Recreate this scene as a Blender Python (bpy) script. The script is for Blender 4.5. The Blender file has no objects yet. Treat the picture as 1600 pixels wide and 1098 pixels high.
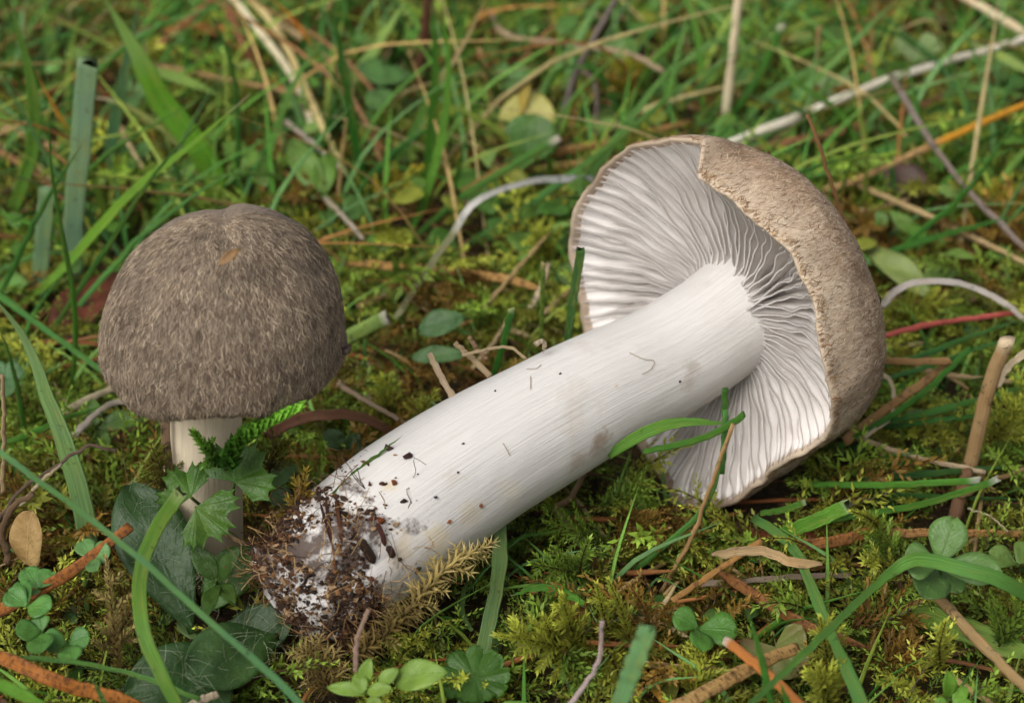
import bpy, math, random
import numpy as np
from mathutils import Vector, noise

random.seed(7)
RNG = np.random.default_rng(11)
K = 0.01                      # everything below is written in centimetres; 1 Blender unit = 1 m
scene = bpy.context.scene
COL = scene.collection
PI = math.pi

# ------------------------------------------------------------------ camera
FPX = 2986.0                  # focal length in pixels of the 1600 x 1098 picture
PITCH = math.radians(30.0)
DIST = 36.0
SP, CP = math.sin(PITCH), math.cos(PITCH)
CAM = np.array([0.0, -DIST * CP, DIST * SP])
RIGHT = np.array([1.0, 0, 0])
UP = np.array([0.0, SP, CP])
FWD = np.array([0.0, CP, -SP])
cd = bpy.data.cameras.new('camera')
cam = bpy.data.objects.new('camera', cd)
COL.objects.link(cam)
cam.location = CAM * K
cam.rotation_euler = (math.radians(90) - PITCH, 0, 0)
cd.sensor_width = 36.0
cd.lens = FPX * 36.0 / 1600.0
cd.clip_start = 0.01
cd.clip_end = 200.0
cd.dof.use_dof = True
cd.dof.focus_distance = 27.8 * K
cd.dof.aperture_fstop = 24.0
scene.camera = cam

# ------------------------------------------------------------------ overcast daylight
SUN_EL, SUN_AZ = math.radians(48), math.radians(218)      # azimuth: clockwise from +Y (behind the mushrooms), to the right
world = bpy.data.worlds.new('World')
scene.world = world
world.use_nodes = True
wn, wl = world.node_tree.nodes, world.node_tree.links
wn.clear()
sky = wn.new('ShaderNodeTexSky')
sky.sky_type = 'NISHITA'
sky.sun_disc = False
sky.sun_elevation = SUN_EL
sky.sun_rotation = SUN_AZ
sky.air_density = 1.0
sky.dust_density = 6.0
sky.ozone_density = 1.0
hsv = wn.new('ShaderNodeHueSaturation')
hsv.inputs['Saturation'].default_value = 0.22            # thin even cloud: the sky is nearly white
bg = wn.new('ShaderNodeBackground')
bg.inputs['Strength'].default_value = 0.105
out = wn.new('ShaderNodeOutputWorld')
wl.new(sky.outputs[0], hsv.inputs['Color'])
wl.new(hsv.outputs[0], bg.inputs['Color'])
wl.new(bg.outputs[0], out.inputs['Surface'])
sd = bpy.data.lights.new('sun', 'SUN')
sd.energy = 1.5
sd.angle = math.radians(48)
sd.color = (1.0, 0.975, 0.94)
sun = bpy.data.objects.new('sun', sd)
COL.objects.link(sun)
sdir = Vector((math.sin(SUN_AZ) * math.cos(SUN_EL), math.cos(SUN_AZ) * math.cos(SUN_EL), math.sin(SUN_EL)))
sun.rotation_euler = sdir.to_track_quat('Z', 'Y').to_euler()
sun.location = sdir * 2
scene.view_settings.view_transform = 'Standard'
scene.view_settings.look = 'None'
scene.view_settings.exposure = 0.30
scene.view_settings.gamma = 1.0
scene.view_settings.use_curve_mapping = False
scene.cycles.max_bounces = 6
scene.cycles.diffuse_bounces = 4
scene.cycles.glossy_bounces = 2
scene.cycles.adaptive_threshold = 0.02
scene.cycles.transparent_max_bounces = 4
scene.cycles.use_denoising = True

# ------------------------------------------------------------------ maths helpers
def nrm(v):
    v = np.asarray(v, float)
    return v / (np.linalg.norm(v, axis=-1, keepdims=True) + 1e-12)

def ray(px, py):
    return FWD + (px - 800.0) / FPX * RIGHT - (py - 549.0) / FPX * UP

def at_z(px, py, z):
    d = ray(px, py)
    return CAM + d * ((z - CAM[2]) / d[2])

def at_y(px, py, y):
    d = ray(px, py)
    return CAM + d * ((y - CAM[1]) / d[1])

def depth(p):
    return float(np.dot(np.asarray(p) - CAM, FWD))

def to_px(P):
    d = np.asarray(P) - CAM
    w = d @ FWD
    return 800 + d @ RIGHT / w * FPX, 549 - d @ UP / w * FPX

def px_cm(p):                 # centimetres covered by one picture pixel at p
    return depth(p) / FPX

def catmull(P, n):
    P = np.asarray(P, float)
    if len(P) == 2:
        return P[0] + (P[1] - P[0]) * np.linspace(0, 1, n)[:, None]
    Q = np.vstack([2 * P[0] - P[1], P, 2 * P[-1] - P[-2]])
    seg = np.linalg.norm(np.diff(P, axis=0), axis=1)
    cum = np.concatenate([[0], np.cumsum(seg)])
    res = []
    for s in np.linspace(0, cum[-1], n):
        i = min(max(int(np.searchsorted(cum, s, 'right')) - 1, 0), len(P) - 2)
        t = (s - cum[i]) / max(seg[i], 1e-9)
        a, b, c, d = Q[i], Q[i + 1], Q[i + 2], Q[i + 3]
        res.append(0.5 * ((2 * b) + (c - a) * t + (2 * a - 5 * b + 4 * c - d) * t * t + (3 * b - a - 3 * c + d) * t ** 3))
    return np.array(res)

def sm(x, a, b):
    t = np.clip((np.asarray(x, float) - a) / (b - a), 0, 1)
    return t * t * (3 - 2 * t)

def fn(x, y, z=0.0):
    return noise.noise(Vector((x, y, z)))

def ground_h(x, y):
    h = 0.25 * fn(x * 0.23 + 3, y * 0.23 - 1) + 0.12 * fn(x * 0.7, y * 0.7 + 9)
    h += 0.55 * math.exp(-((x + 2.9) ** 2 + (y + 9.3) ** 2) / 2.6)      # little rise under the pulled stem base
    return h

# ------------------------------------------------------------------ object helpers
def tag(o, label=None, cat=None, group=None, kind=None):
    if label: o['label'] = label
    if cat: o['category'] = cat
    if group: o['group'] = group
    if kind: o['kind'] = kind
    return o

def link(o, parent=None):
    COL.objects.link(o)
    if parent is not None:
        o.parent = parent
    return o

def empty(name, loc, label, cat, group=None):
    o = bpy.data.objects.new(name, None)
    o.empty_display_size = 0.01
    o.location = np.asarray(loc) * K
    o['_o'] = [float(c) for c in loc]
    link(o)
    return tag(o, label, cat, group)

def world_origin(o):
    return np.array(o['_o'])

def mesh(name, V, F, mat, parent=None, origin=None, uv=None, col=None, smooth=True, kind=None):
    """V (n,3) world cm; F: (m,3)/(m,4) int array or list of such; uv, col per vertex."""
    V = np.asarray(V, float)
    if origin is None:
        origin = V[0] if parent is None else world_origin(parent)
    origin = np.asarray(origin, float)
    Fs = F if isinstance(F, list) else [F]
    Fs = [np.asarray(f, np.int64) for f in Fs if len(f)]
    me = bpy.data.meshes.new(name)
    me.vertices.add(len(V))
    me.vertices.foreach_set('co', ((V - origin) * K).astype(np.float32).ravel())
    loops = np.concatenate([f.ravel() for f in Fs])
    tot = np.concatenate([np.full(len(f), f.shape[1]) for f in Fs])
    start = np.concatenate([[0], np.cumsum(tot)[:-1]])
    me.loops.add(len(loops))
    me.loops.foreach_set('vertex_index', loops.astype(np.int32))
    me.polygons.add(len(tot))
    me.polygons.foreach_set('loop_start', start.astype(np.int32))
    me.polygons.foreach_set('loop_total', tot.astype(np.int32))
    me.polygons.foreach_set('use_smooth', np.full(len(tot), smooth, dtype=bool))
    if uv is not None:
        ul = me.uv_layers.new(name='UVMap')
        ul.data.foreach_set('uv', np.asarray(uv, np.float32)[loops].ravel())
    if col is not None:
        c = np.asarray(col, np.float32)
        if c.shape[1] == 3:
            c = np.hstack([c, np.ones((len(c), 1), np.float32)])
        at = me.color_attributes.new(name='Col', type='FLOAT_COLOR', domain='POINT')
        at.data.foreach_set('color', c.ravel())
    me.update(calc_edges=True)
    me.validate()
    if mat is not None:
        me.materials.append(mat)
    o = bpy.data.objects.new(name, me)
    if parent is None:
        o.location = origin * K
    else:
        o.location = (origin - world_origin(parent)) * K
    o['_o'] = [float(c) for c in origin]
    link(o, parent)
    if kind:
        o['kind'] = kind
    return o

def grid_faces(nu, nv, wrap_v=False, base=0):
    """nu rows of nv verts"""
    i, j = np.meshgrid(np.arange(nu - 1), np.arange(nv if wrap_v else nv - 1), indexing='ij')
    j2 = (j + 1) % nv
    return np.stack([i * nv + j, i * nv + j2, (i + 1) * nv + j2, (i + 1) * nv + j], -1).reshape(-1, 4) + base

class Bag:                    # collects many little pieces into one mesh (used for uncountable stuff only)
    def __init__(s): s.V, s.F3, s.F4, s.C, s.U, s.n = [], [], [], [], [], 0
    def add(s, V, F, col, uv=None):
        V = np.asarray(V); s.V.append(V)
        F = np.asarray(F) + s.n
        (s.F3 if F.shape[1] == 3 else s.F4).append(F)
        c = np.asarray(col, float)
        s.C.append(np.tile(c, (len(V), 1)) if c.ndim == 1 else c)
        s.U.append(np.zeros((len(V), 2)) if uv is None else uv)
        s.n += len(V)
    def build(s, name, mat, parent=None, kind='stuff', origin=None, smooth=True):
        F = []
        if s.F3: F.append(np.vstack(s.F3))
        if s.F4: F.append(np.vstack(s.F4))
        return mesh(name, np.vstack(s.V), F, mat, parent, origin, uv=np.vstack(s.U), col=np.vstack(s.C), kind=kind, smooth=smooth)

# ------------------------------------------------------------------ materials
def lin(c, g=1.0):
    r = []
    for v in c[:3]:
        v = v / 255.0
        r.append(min(1.0, (v / 12.92 if v <= 0.04045 else ((v + 0.055) / 1.055) ** 2.4) * g))
    return tuple(r)

class NT:
    def __init__(s, name):
        s.m = bpy.data.materials.new(name); s.m.use_nodes = True
        s.t = s.m.node_tree; s.t.nodes.clear()
        s.out = s.t.nodes.new('ShaderNodeOutputMaterial')
    def n(s, typ, **kw):
        nd = s.t.nodes.new(typ)
        for k, v in kw.items():
            if k.startswith('_'):
                setattr(nd, k[1:], v)
            else:
                key = k.replace('__', ' ')
                sock = nd.inputs[int(key[1:])] if key[0] == 'i' and key[1:].isdigit() else nd.inputs[key]
                if isinstance(v, bpy.types.NodeSocket): s.t.links.new(v, sock)
                else: sock.default_value = v
        return nd
    def link(s, a, b): s.t.links.new(a, b)
    def obj(s): return s.n('ShaderNodeTexCoord').outputs['Object']
    def uv(s): return s.n('ShaderNodeUVMap').outputs['UV']
    def map(s, v, sc): return s.n('ShaderNodeMapping', Vector=v, Scale=sc).outputs[0]
    def noise(s, v, scale, detail=3, rough=0.55, dist=0.0):
        return s.n('ShaderNodeTexNoise', Vector=v, Scale=scale, Detail=detail, Roughness=rough, Distortion=dist).outputs['Fac']
    def ramp(s, f, stops):
        r = s.n('ShaderNodeValToRGB', Fac=f); e = r.color_ramp.elements
        while len(e) < len(stops): e.new(0.5)
        for el, (p, c) in zip(e, stops):
            el.position = p; el.color = (*c, 1) if not isinstance(c, (int, float)) else (c, c, c, 1)
        return r.outputs['Color']
    def mix(s, f, a, b, mode='MIX'):
        m = s.n('ShaderNodeMix', _data_type='RGBA', _blend_type=mode)
        for sock, v in ((m.inputs[0], f), (m.inputs[6], a), (m.inputs[7], b)):
            if isinstance(v, bpy.types.NodeSocket): s.t.links.new(v, sock)
            elif isinstance(v, (int, float)): sock.default_value = v
            else: sock.default_value = (*v, 1) if len(v) == 3 else v
        return m.outputs[2]
    def math(s, op, a, b=0.0, clamp=False):
        m = s.n('ShaderNodeMath', _operation=op, _use_clamp=clamp)
        for sock, v in ((m.inputs[0], a), (m.inputs[1], b)):
            if isinstance(v, bpy.types.NodeSocket): s.t.links.new(v, sock)
            else: sock.default_value = v
        return m.outputs[0]
    def bump(s, h, strength, dist_cm, normal=None):
        b = s.n('ShaderNodeBump', Height=h, Strength=strength, Distance=dist_cm * K)
        if normal is not None: s.link(normal, b.inputs['Normal'])
        return b.outputs[0]
    def finish(s, color, rough=0.6, spec=0.35, normal=None, transl=0.0, tcol=None, sss=0.0, sheen=0.0):
        p = s.n('ShaderNodeBsdfPrincipled', Roughness=rough)
        p.inputs['Specular IOR Level'].default_value = spec
        if isinstance(color, bpy.types.NodeSocket): s.link(color, p.inputs['Base Color'])
        else: p.inputs['Base Color'].default_value = (*color, 1)
        if normal is not None: s.link(normal, p.inputs['Normal'])
        if sss and 0:
            p.inputs['Subsurface Weight'].default_value = sss
            p.inputs['Subsurface Radius'].default_value = (1.0, 0.85, 0.7)
            p.inputs['Subsurface Scale'].default_value = 0.12 * K
        if sheen:
            p.inputs['Sheen Weight'].default_value = sheen
        sh = p.outputs[0]
        if transl:
            t = s.n('ShaderNodeBsdfTranslucent')
            c = color if tcol is None else tcol
            if isinstance(c, bpy.types.NodeSocket): s.link(c, t.inputs['Color'])
            else: t.inputs['Color'].default_value = (*c, 1)
            if normal is not None: s.link(normal, t.inputs['Normal'])
            mx = s.n('ShaderNodeMixShader', i0=transl)
            s.link(sh, mx.inputs[1]); s.link(t.outputs[0], mx.inputs[2])
            sh = mx.outputs[0]
        s.link(sh, s.out.inputs['Surface'])
        return s.m

MATS = {}
def blade_mat(col, tip=None, tip_at=0.9, kind='green', base=None):
    key = (col, tip, tip_at, kind, base)
    if key in MATS: return MATS[key]
    t = NT('blade_' + kind)
    uv = t.uv(); ob = t.obj()
    sep = t.n('ShaderNodeSeparateXYZ', Vector=uv)
    rnd = t.n('ShaderNodeObjectInfo').outputs['Random']
    c = lin(col)
    if kind == 'green': c = (c[0] * 0.98, c[1] * 1.02, c[2] * 0.84)      # leaf pigment, a little duller than the sunlit look
    elif kind == 'needle': c = (c[0] * 0.84, c[1] * 1.06, c[2] * 1.1)
    else: c = tuple(x * 0.95 for x in c)
    vein = t.noise(t.map(uv, (26, 1.2, 1)), 1.0, 2, 0.5)
    big = t.noise(ob, 120, 3, 0.6)
    k = 0.75 if kind == 'green' else 0.84
    cc = t.mix(t.ramp(vein, [(0.32, 0.0), (0.68, 1.0)]), tuple(x * (k - 0.12) for x in c), tuple(min(1, x * 1.28) for x in c))
    cc = t.mix(t.ramp(big, [(0.35, 0.0), (0.7, 1.0)]), cc, t.mix(1.0, cc, (1.25, 1.12, 0.8) if kind == 'green' else (0.85, 0.78, 0.68), 'MULTIPLY'))
    if base is not None:
        cc = t.mix(t.ramp(sep.outputs[1], [(0.05, 0.0), (0.45, 1.0)]), lin(base), cc)
    if tip is not None:
        e = t.math('ADD', sep.outputs[1], t.math('MULTIPLY', t.math('SUBTRACT', big, 0.5), 0.12))
        cc = t.mix(t.ramp(e, [(max(0, tip_at - 0.06), 0.0), (min(1, tip_at + 0.04), 1.0)]), cc, lin(tip))
    if kind == 'green':
        yl = t.noise(t.map(uv, (2, 5, 1)), 1.0, 4, 0.6)
        cc = t.mix(t.ramp(t.math('ADD', yl, t.math('MULTIPLY', rnd, 0.1)), [(0.56, 0.0), (0.78, 0.6)]), cc, lin((150, 150, 70)))
        sp = t.noise(ob, 700, 2, 0.6)
        cc = t.mix(t.ramp(sp, [(0.66, 0.0), (0.72, 0.55)]), cc, lin((70, 66, 34)))
    else:
        sp = t.noise(t.map(ob, (1, 1, 1)), 420, 4, 0.7)
        cc = t.mix(t.ramp(sp, [(0.56, 0.0), (0.66, 0.75)]), cc, tuple(x * 0.22 for x in c))
        if kind == 'needle':
            bands = t.noise(t.map(uv, (1.5, 34, 1)), 1.0, 4, 0.75)
            cc = t.mix(t.ramp(bands, [(0.48, 0.0), (0.62, 0.85)]), cc, lin((66, 38, 24)))
    nm = t.bump(vein, 0.9, 0.03)
    nm = t.bump(t.noise(ob, 900, 3, 0.6), 0.35, 0.01, nm)
    if kind == 'green':
        m = t.finish(cc, 0.46, 0.35, nm, transl=0.28)
    else:
        m = t.finish(cc, 0.62 if kind != 'needle' else 0.5, 0.3, nm)
    MATS[key] = m
    return m

def leaf_mat(col, col2=None, vein=None, transl=0.2, rough=0.45, spots=0.35, key=None):
    kk = ('leaf', col, col2, vein, key)
    if kk in MATS: return MATS[kk]
    t = NT('leaf')
    uv = t.uv(); ob = t.obj()
    DULL = (0.92, 0.80, 0.42) if col[1] > col[0] else (0.8, 0.8, 0.8)
    c = tuple(x * d for x, d in zip(lin(col), DULL)); c2 = tuple(x * d for x, d in zip(lin(col2), DULL)) if col2 else tuple(x * 0.62 for x in c)
    big = t.noise(ob, 170, 4, 0.6)
    cc = t.mix(t.ramp(big, [(0.35, 0.0), (0.68, 1.0)]), c, c2)
    sep = t.n('ShaderNodeSeparateXYZ', Vector=uv)
    mid = t.math('ABSOLUTE', t.math('SUBTRACT', sep.outputs[0], 0.5))
    # side veins run forward from the midrib
    v2 = t.math('SUBTRACT', sep.outputs[1], t.math('MULTIPLY', mid, 0.9))
    w = t.n('ShaderNodeTexWave', Vector=t.n('ShaderNodeCombineXYZ', X=v2, Y=0.0, Z=0.0).outputs[0], Scale=2.6, Distortion=0.5, Detail=1.0).outputs['Fac']
    vl = t.math('MAXIMUM', t.ramp(mid, [(0.0, 1.0), (0.035, 0.0)]), t.math('MULTIPLY', t.ramp(w, [(0.86, 0.0), (0.98, 1.0)]), 0.5))
    vc = tuple(x * d for x, d in zip(lin(vein), DULL)) if vein else tuple(min(1, x * 1.5) for x in c)
    cc = t.mix(t.math('MULTIPLY', vl, 0.10 if key == 'hairy' else 0.2), cc, vc)
    yb = t.noise(ob, 75, 3, 0.6)
    cc = t.mix(t.ramp(yb, [(0.5, 0.0), (0.75, 0.45)]), cc, t.mix(1.0, cc, (1.7, 1.25, 0.6), 'MULTIPLY'))
    cell = t.n('ShaderNodeTexVoronoi', Vector=ob, Scale=900).outputs['Distance']
    sp = t.noise(ob, 480, 3, 0.6)
    cc = t.mix(t.ramp(sp, [(0.66, 0.0), (0.74, spots)]), cc, lin((92, 74, 42)))
    nm = t.bump(vl, 0.25 if key == 'hairy' else 0.5, 0.02)
    nm = t.bump(cell, 0.25, 0.012, nm)
    nm = t.bump(big, 0.9, 0.09, nm)
    m = t.finish(cc, rough, 0.4, nm, transl=transl)
    MATS[kk] = m
    return m

def col_mat(name, rough=0.6, transl=0.25, spec=0.3, bumpscale=0):
    t = NT(name)
    c = t.n('ShaderNodeVertexColor', _layer_name='Col').outputs[0]
    ob = t.obj()
    c = t.mix(t.ramp(t.noise(ob, 300, 3, 0.6), [(0.3, 0.0), (0.7, 1.0)]), t.mix(1.0, c, (0.72, 0.72, 0.7), 'MULTIPLY'), t.mix(1.0, c, (1.2, 1.18, 1.1), 'MULTIPLY'))
    nm = t.bump(t.noise(ob, bumpscale, 4, 0.65), 0.6, 0.03) if bumpscale else None
    return t.finish(c, rough, spec, nm, transl=transl)
M_MOSS = col_mat('moss', 0.5, 0.3, 0.35)
M_STUFFLEAF = col_mat('small_leaves', 0.5, 0.25, 0.3)
M_LITTER = col_mat('litter', 0.75, 0.0, 0.2, 700)
M_FIBRE = col_mat('felt', 0.8, 0.0, 0.15)
# ------------------------------------------------------------------ ground
def build_ground():
    xs = np.concatenate([[-3000, -800, -200, -60], np.linspace(-26, 26, 131), [60, 200, 800, 3000]])
    ys = np.concatenate([[-3000, -800, -200, -60], np.linspace(-26, 46, 181), [80, 200, 800, 3000]])
    V = np.array([[x, y, (ground_h(x, y) + 0.10 * fn(x * 2.1, y * 2.1, 4)) if (abs(x) < 40 and -40 < y < 60) else 0.0] for y in ys for x in xs])
    t = NT('dark_soil'); ob = t.obj()
    a = t.noise(ob, 90, 5, 0.65); b = t.noise(ob, 420, 4, 0.7)
    c = t.mix(t.ramp(a, [(0.35, 0.0), (0.65, 1.0)]), lin((40, 30, 20)), lin((58, 52, 24)))
    c = t.mix(t.ramp(b, [(0.5, 0.0), (0.7, 1.0)]), c, lin((92, 66, 40)))
    nm = t.bump(b, 1.0, 0.12); nm = t.bump(a, 1.0, 0.3, nm)
    o = mesh('ground', V, grid_faces(len(ys), len(xs)), t.finish(c, 0.85, 0.2, nm), origin=(0, 0, 0))
    tag(o, 'dark damp soil under the moss and grass', kind='structure')
build_ground()

# ------------------------------------------------------------------ strip and tube geometry
def strip(P, W, tr=0.14, fold=0.0, roll=0.0, twist=0.0, m=8, view=None):
    """closed ribbon or tube along P (n,3); W (n,) full widths; tr thickness / width"""
    P = np.asarray(P, float); n = len(P); W = np.asarray(W, float)
    T = nrm(np.gradient(P, axis=0))
    Vw = nrm(CAM - P) if view is None else np.tile(nrm(view), (n, 1))
    S = nrm(np.cross(T, Vw)); N = np.cross(S, T)
    a = math.radians(roll) + math.radians(twist) * np.linspace(0, 1, n)
    S, N = S * np.cos(a)[:, None] + N * np.sin(a)[:, None], N * np.cos(a)[:, None] - S * np.sin(a)[:, None]
    ph = np.arange(m) / m * 2 * PI
    cx, cy = np.cos(ph), np.sin(ph)
    h = W[:, None] / 2
    V = P[:, None] + S[:, None] * (h * cx)[..., None] + N[:, None] * (h * (tr * cy + fold * (np.abs(cx) - 0.5)))[..., None]
    V = V.reshape(-1, 3)
    F = grid_faces(n, m, True)
    F = [F]
    c0 = np.arange(m)[::-1]; c1 = (n - 1) * m + np.arange(m)
    F.append(np.array([c0, c1]))
    uv = np.stack([np.tile(cx * 0.5 + 0.5, n), np.repeat(np.linspace(0, 1, n), m)], -1)
    return V, F, uv

def wprofile(n, w, taper):
    t = np.linspace(0, 1, n)
    if taper == 'point': return w * (0.72 + 0.28 * sm(t, 0, 0.3)) * np.clip(1 - np.clip((t - 0.35) / 0.65, 0, 1) ** 1.7, 0.05, 1)
    if taper == 'cut': return w * (0.85 + 0.15 * sm(t, 0, 0.3))
    if taper == 'both': return w * np.clip(np.minimum(t / 0.12, (1 - t) / 0.16), 0.16, 1) ** 0.6
    if taper == 'even':
        k = random.random() * 50
        return w * np.array([(1.08 - 0.22 * x) * (1 + 0.22 * fn(x * 5, k) + 0.10 * fn(x * 17, k, 3)) for x in t])
    if taper == 'bent': return w * np.interp(t, [0, 0.1, 0.30, 0.42, 0.75, 1], [0.9, 1, 0.95, 0.52, 0.48, 0.3])
    return w * np.ones(n)

# ------------------------------------------------------------------ standing mushroom
def felt_mat(name, dark, mid, light, rimc, warm, rim_at=0.86, rim_k=0.6):
    t = NT(name); uv = t.uv(); ob = t.obj()
    sep = t.n('ShaderNodeSeparateXYZ', Vector=uv)
    f1 = t.noise(t.map(uv, (150, 9, 1)), 1.0, 5, 0.7, 0.3)
    f2 = t.noise(t.map(uv, (420, 20, 1)), 1.0, 3, 0.7, 0.4)
    f3 = t.noise(ob, 55, 4, 0.6); f5 = t.noise(ob, 38, 3, 0.5); f6 = t.n('ShaderNodeTexVoronoi', Vector=ob, Scale=1500).outputs['Distance']
    f4 = t.noise(ob, 1100, 3, 0.7)
    c = t.mix(t.ramp(f1, [(0.30, 0.0), (0.66, 1.0)]), lin(dark), lin(mid))
    c = t.mix(t.ramp(f2, [(0.46, 0.0), (0.70, 0.8)]), c, lin(light))
    f7 = t.noise(t.map(ob, (1, 1, 1)), 210, 5, 0.7)
    c = t.mix(t.ramp(f3, [(0.40, 0.0), (0.68, 0.6)]), c, lin(warm))
    c = t.mix(t.ramp(f7, [(0.50, 0.0), (0.64, 0.65)]), c, lin(dark))
    c = t.mix(t.ramp(f4, [(0.58, 0.0), (0.68, 0.5)]), c, lin(dark))
    c = t.mix(t.math('MULTIPLY', t.ramp(t.math('ADD', sep.outputs[1], t.math('MULTIPLY', t.math('SUBTRACT', f5, 0.5), 0.6)), [(0.15, 1.0), (0.55, 0.0)]), 0.4), c, lin(light))      # paler disc, with the sheen on the cap's top put into the colour
    c = t.mix(t.math('MULTIPLY', t.ramp(sep.outputs[1], [(rim_at, 0.0), (1.0, 1.0)]), rim_k), c, lin(rimc))
    c = t.mix(t.ramp(f5, [(0.44, 0.0), (0.62, 0.62)]), c, lin(dark))
    c = t.mix(t.ramp(f6, [(0.0, 0.5), (0.22, 0.0)]), c, tuple(min(1, x * 1.3) for x in lin(light)))
    nm = t.bump(f1, 0.4, 0.04); nm = t.bump(f2, 0.4, 0.03, nm); nm = t.bump(f4, 0.35, 0.015, nm)
    return t.finish(c, 0.72, 0.25, nm, sheen=0.06)

def white_mat(name, base, stain, dirt=None, fib=60, sss=0.25, marks=()):
    t = NT(name); uv = t.uv(); ob = t.obj()
    sep = t.n('ShaderNodeSeparateXYZ', Vector=uv)
    f1 = t.noise(t.map(uv, (fib, 5, 1)), 1.0, 4, 0.65, 0.4)
    f2 = t.noise(ob, 90, 4, 0.6); f3 = t.noise(ob, 700, 3, 0.6)
    c = t.mix(t.ramp(f1, [(0.36, 0.0), (0.56, 1.0)]), lin(tuple(x * 0.945 for x in base)), lin(base))
    c = t.mix(t.ramp(f2, [(0.58, 0.0), (0.80, 0.6)]), c, lin(stain))
    c = t.mix(t.ramp(t.noise(t.map(uv, (fib * 1.4, 3, 1)), 1.0, 5, 0.75), [(0.60, 0.0), (0.76, 0.28)]), c, lin(stain))
    for (pos, rad, mc, k) in marks:              # single stains and bruises
        dv = t.n('ShaderNodeVectorMath', _operation='DISTANCE'); t.link(ob, dv.inputs[0]); dv.inputs[1].default_value = tuple(np.array(pos) * K)
        e = t.math('ADD', t.math('DIVIDE', dv.outputs['Value'], rad * K), t.math('MULTIPLY', t.math('SUBTRACT', t.noise(ob, 330, 5, 0.7), 0.5), 3.0))
        c = t.mix(t.ramp(e, [(0.3, k), (1.0, 0.0)]), c, lin(mc))
    if dirt is not None:      # soil smeared over the lowest part of the pulled stem
        e = t.math('ADD', sep.outputs[1], t.math('MULTIPLY', t.math('SUBTRACT', t.noise(ob, 130, 5, 0.7), 0.5), 0.95))
        c = t.mix(t.ramp(e, [(0.90, 0.0), (1.0, 0.92)]), c, lin(dirt))
    nm = t.bump(f1, 0.5, 0.03); nm = t.bump(f3, 0.22, 0.012, nm); nm = t.bump(f2, 0.4, 0.08, nm)
    return t.finish(c, 0.55, 0.3, nm, sss=sss)

def surf_grid(f, nth=200, nt=90, centre=None):
    """samples a cap surface once; returns lookup(th, t) -> points, normals (vectorised)"""
    G = np.array([[f(th, t) for th in np.linspace(0, 2 * PI, nth)] for t in np.linspace(0.002, 1, nt)])
    dt = np.gradient(G, axis=0); dh = np.gradient(G, axis=1)
    N = nrm(np.cross(dt, dh))
    N = np.where((np.sum(N * (G - centre), -1) < 0)[..., None], -N, N)
    def look(th, t):
        a = (th % (2 * PI)) / (2 * PI) * (nth - 1); b = np.clip((t - 0.002) / 0.998, 0, 1) * (nt - 1)
        i = np.clip(a.astype(int), 0, nth - 2); j = np.clip(b.astype(int), 0, nt - 2)
        u = (a - i)[:, None]; v = (b - j)[:, None]
        def bl(A): return (A[j, i] * (1 - u) + A[j, i + 1] * u) * (1 - v) + (A[j + 1, i] * (1 - u) + A[j + 1, i + 1] * u) * v
        return bl(G), nrm(bl(N))
    return look

def add_fibres(bag, look, n, cols, lmin, lmax, w, t0, t1, lift=0.012, th0=0.0, th1=2 * PI, wander=0.5, bias=0.7):
    """little felt hairs lying along the cap"""
    th = RNG.uniform(th0, th1, n); t = t0 + (t1 - t0) * RNG.random(n) ** bias
    L = RNG.uniform(lmin, lmax, n)[:, None]; a = RNG.normal(0, wander, n)[:, None]
    p0, n0 = look(th, t)
    pa, _ = look(th, t - 0.03)
    e = nrm(p0 - pa); f = nrm(np.cross(n0, e))
    d = nrm(e * np.cos(a) + f * np.sin(a)); s = nrm(np.cross(d, n0))
    k = RNG.uniform(-0.6, 0.6, n)[:, None]; hw = w * RNG.uniform(0.5, 1.4, n)[:, None] / 2
    up = np.where(RNG.random(n) < 0.12, RNG.uniform(0.0, 0.04, n), 0.0)[:, None]
    V = []
    for u in (0, 0.33, 0.66, 1.0):
        x = L * (u - 0.5)
        c = p0 + d * x + s * (k * x * x * 2 / L) + n0 * (lift * (0.4 + 3 * u * (1 - u)) + up * u * u - 0.15 * x * x)
        ww = hw * (0.4 if u in (0, 1.0) else 1)
        V += [c - s * ww, c + n0 * ww * 0.8, c + s * ww]
    V = np.stack(V, 1).reshape(-1, 3)
    F = (grid_faces(4, 3)[None] + (np.arange(n) * 12)[:, None, None]).reshape(-1, 4)
    pal = np.array([lin(c) for c in cols])[RNG.integers(0, len(cols), n)] * RNG.uniform(0.75, 1.2, n)[:, None]
    bag.add(V, F, np.repeat(pal, 12, 0))

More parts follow.
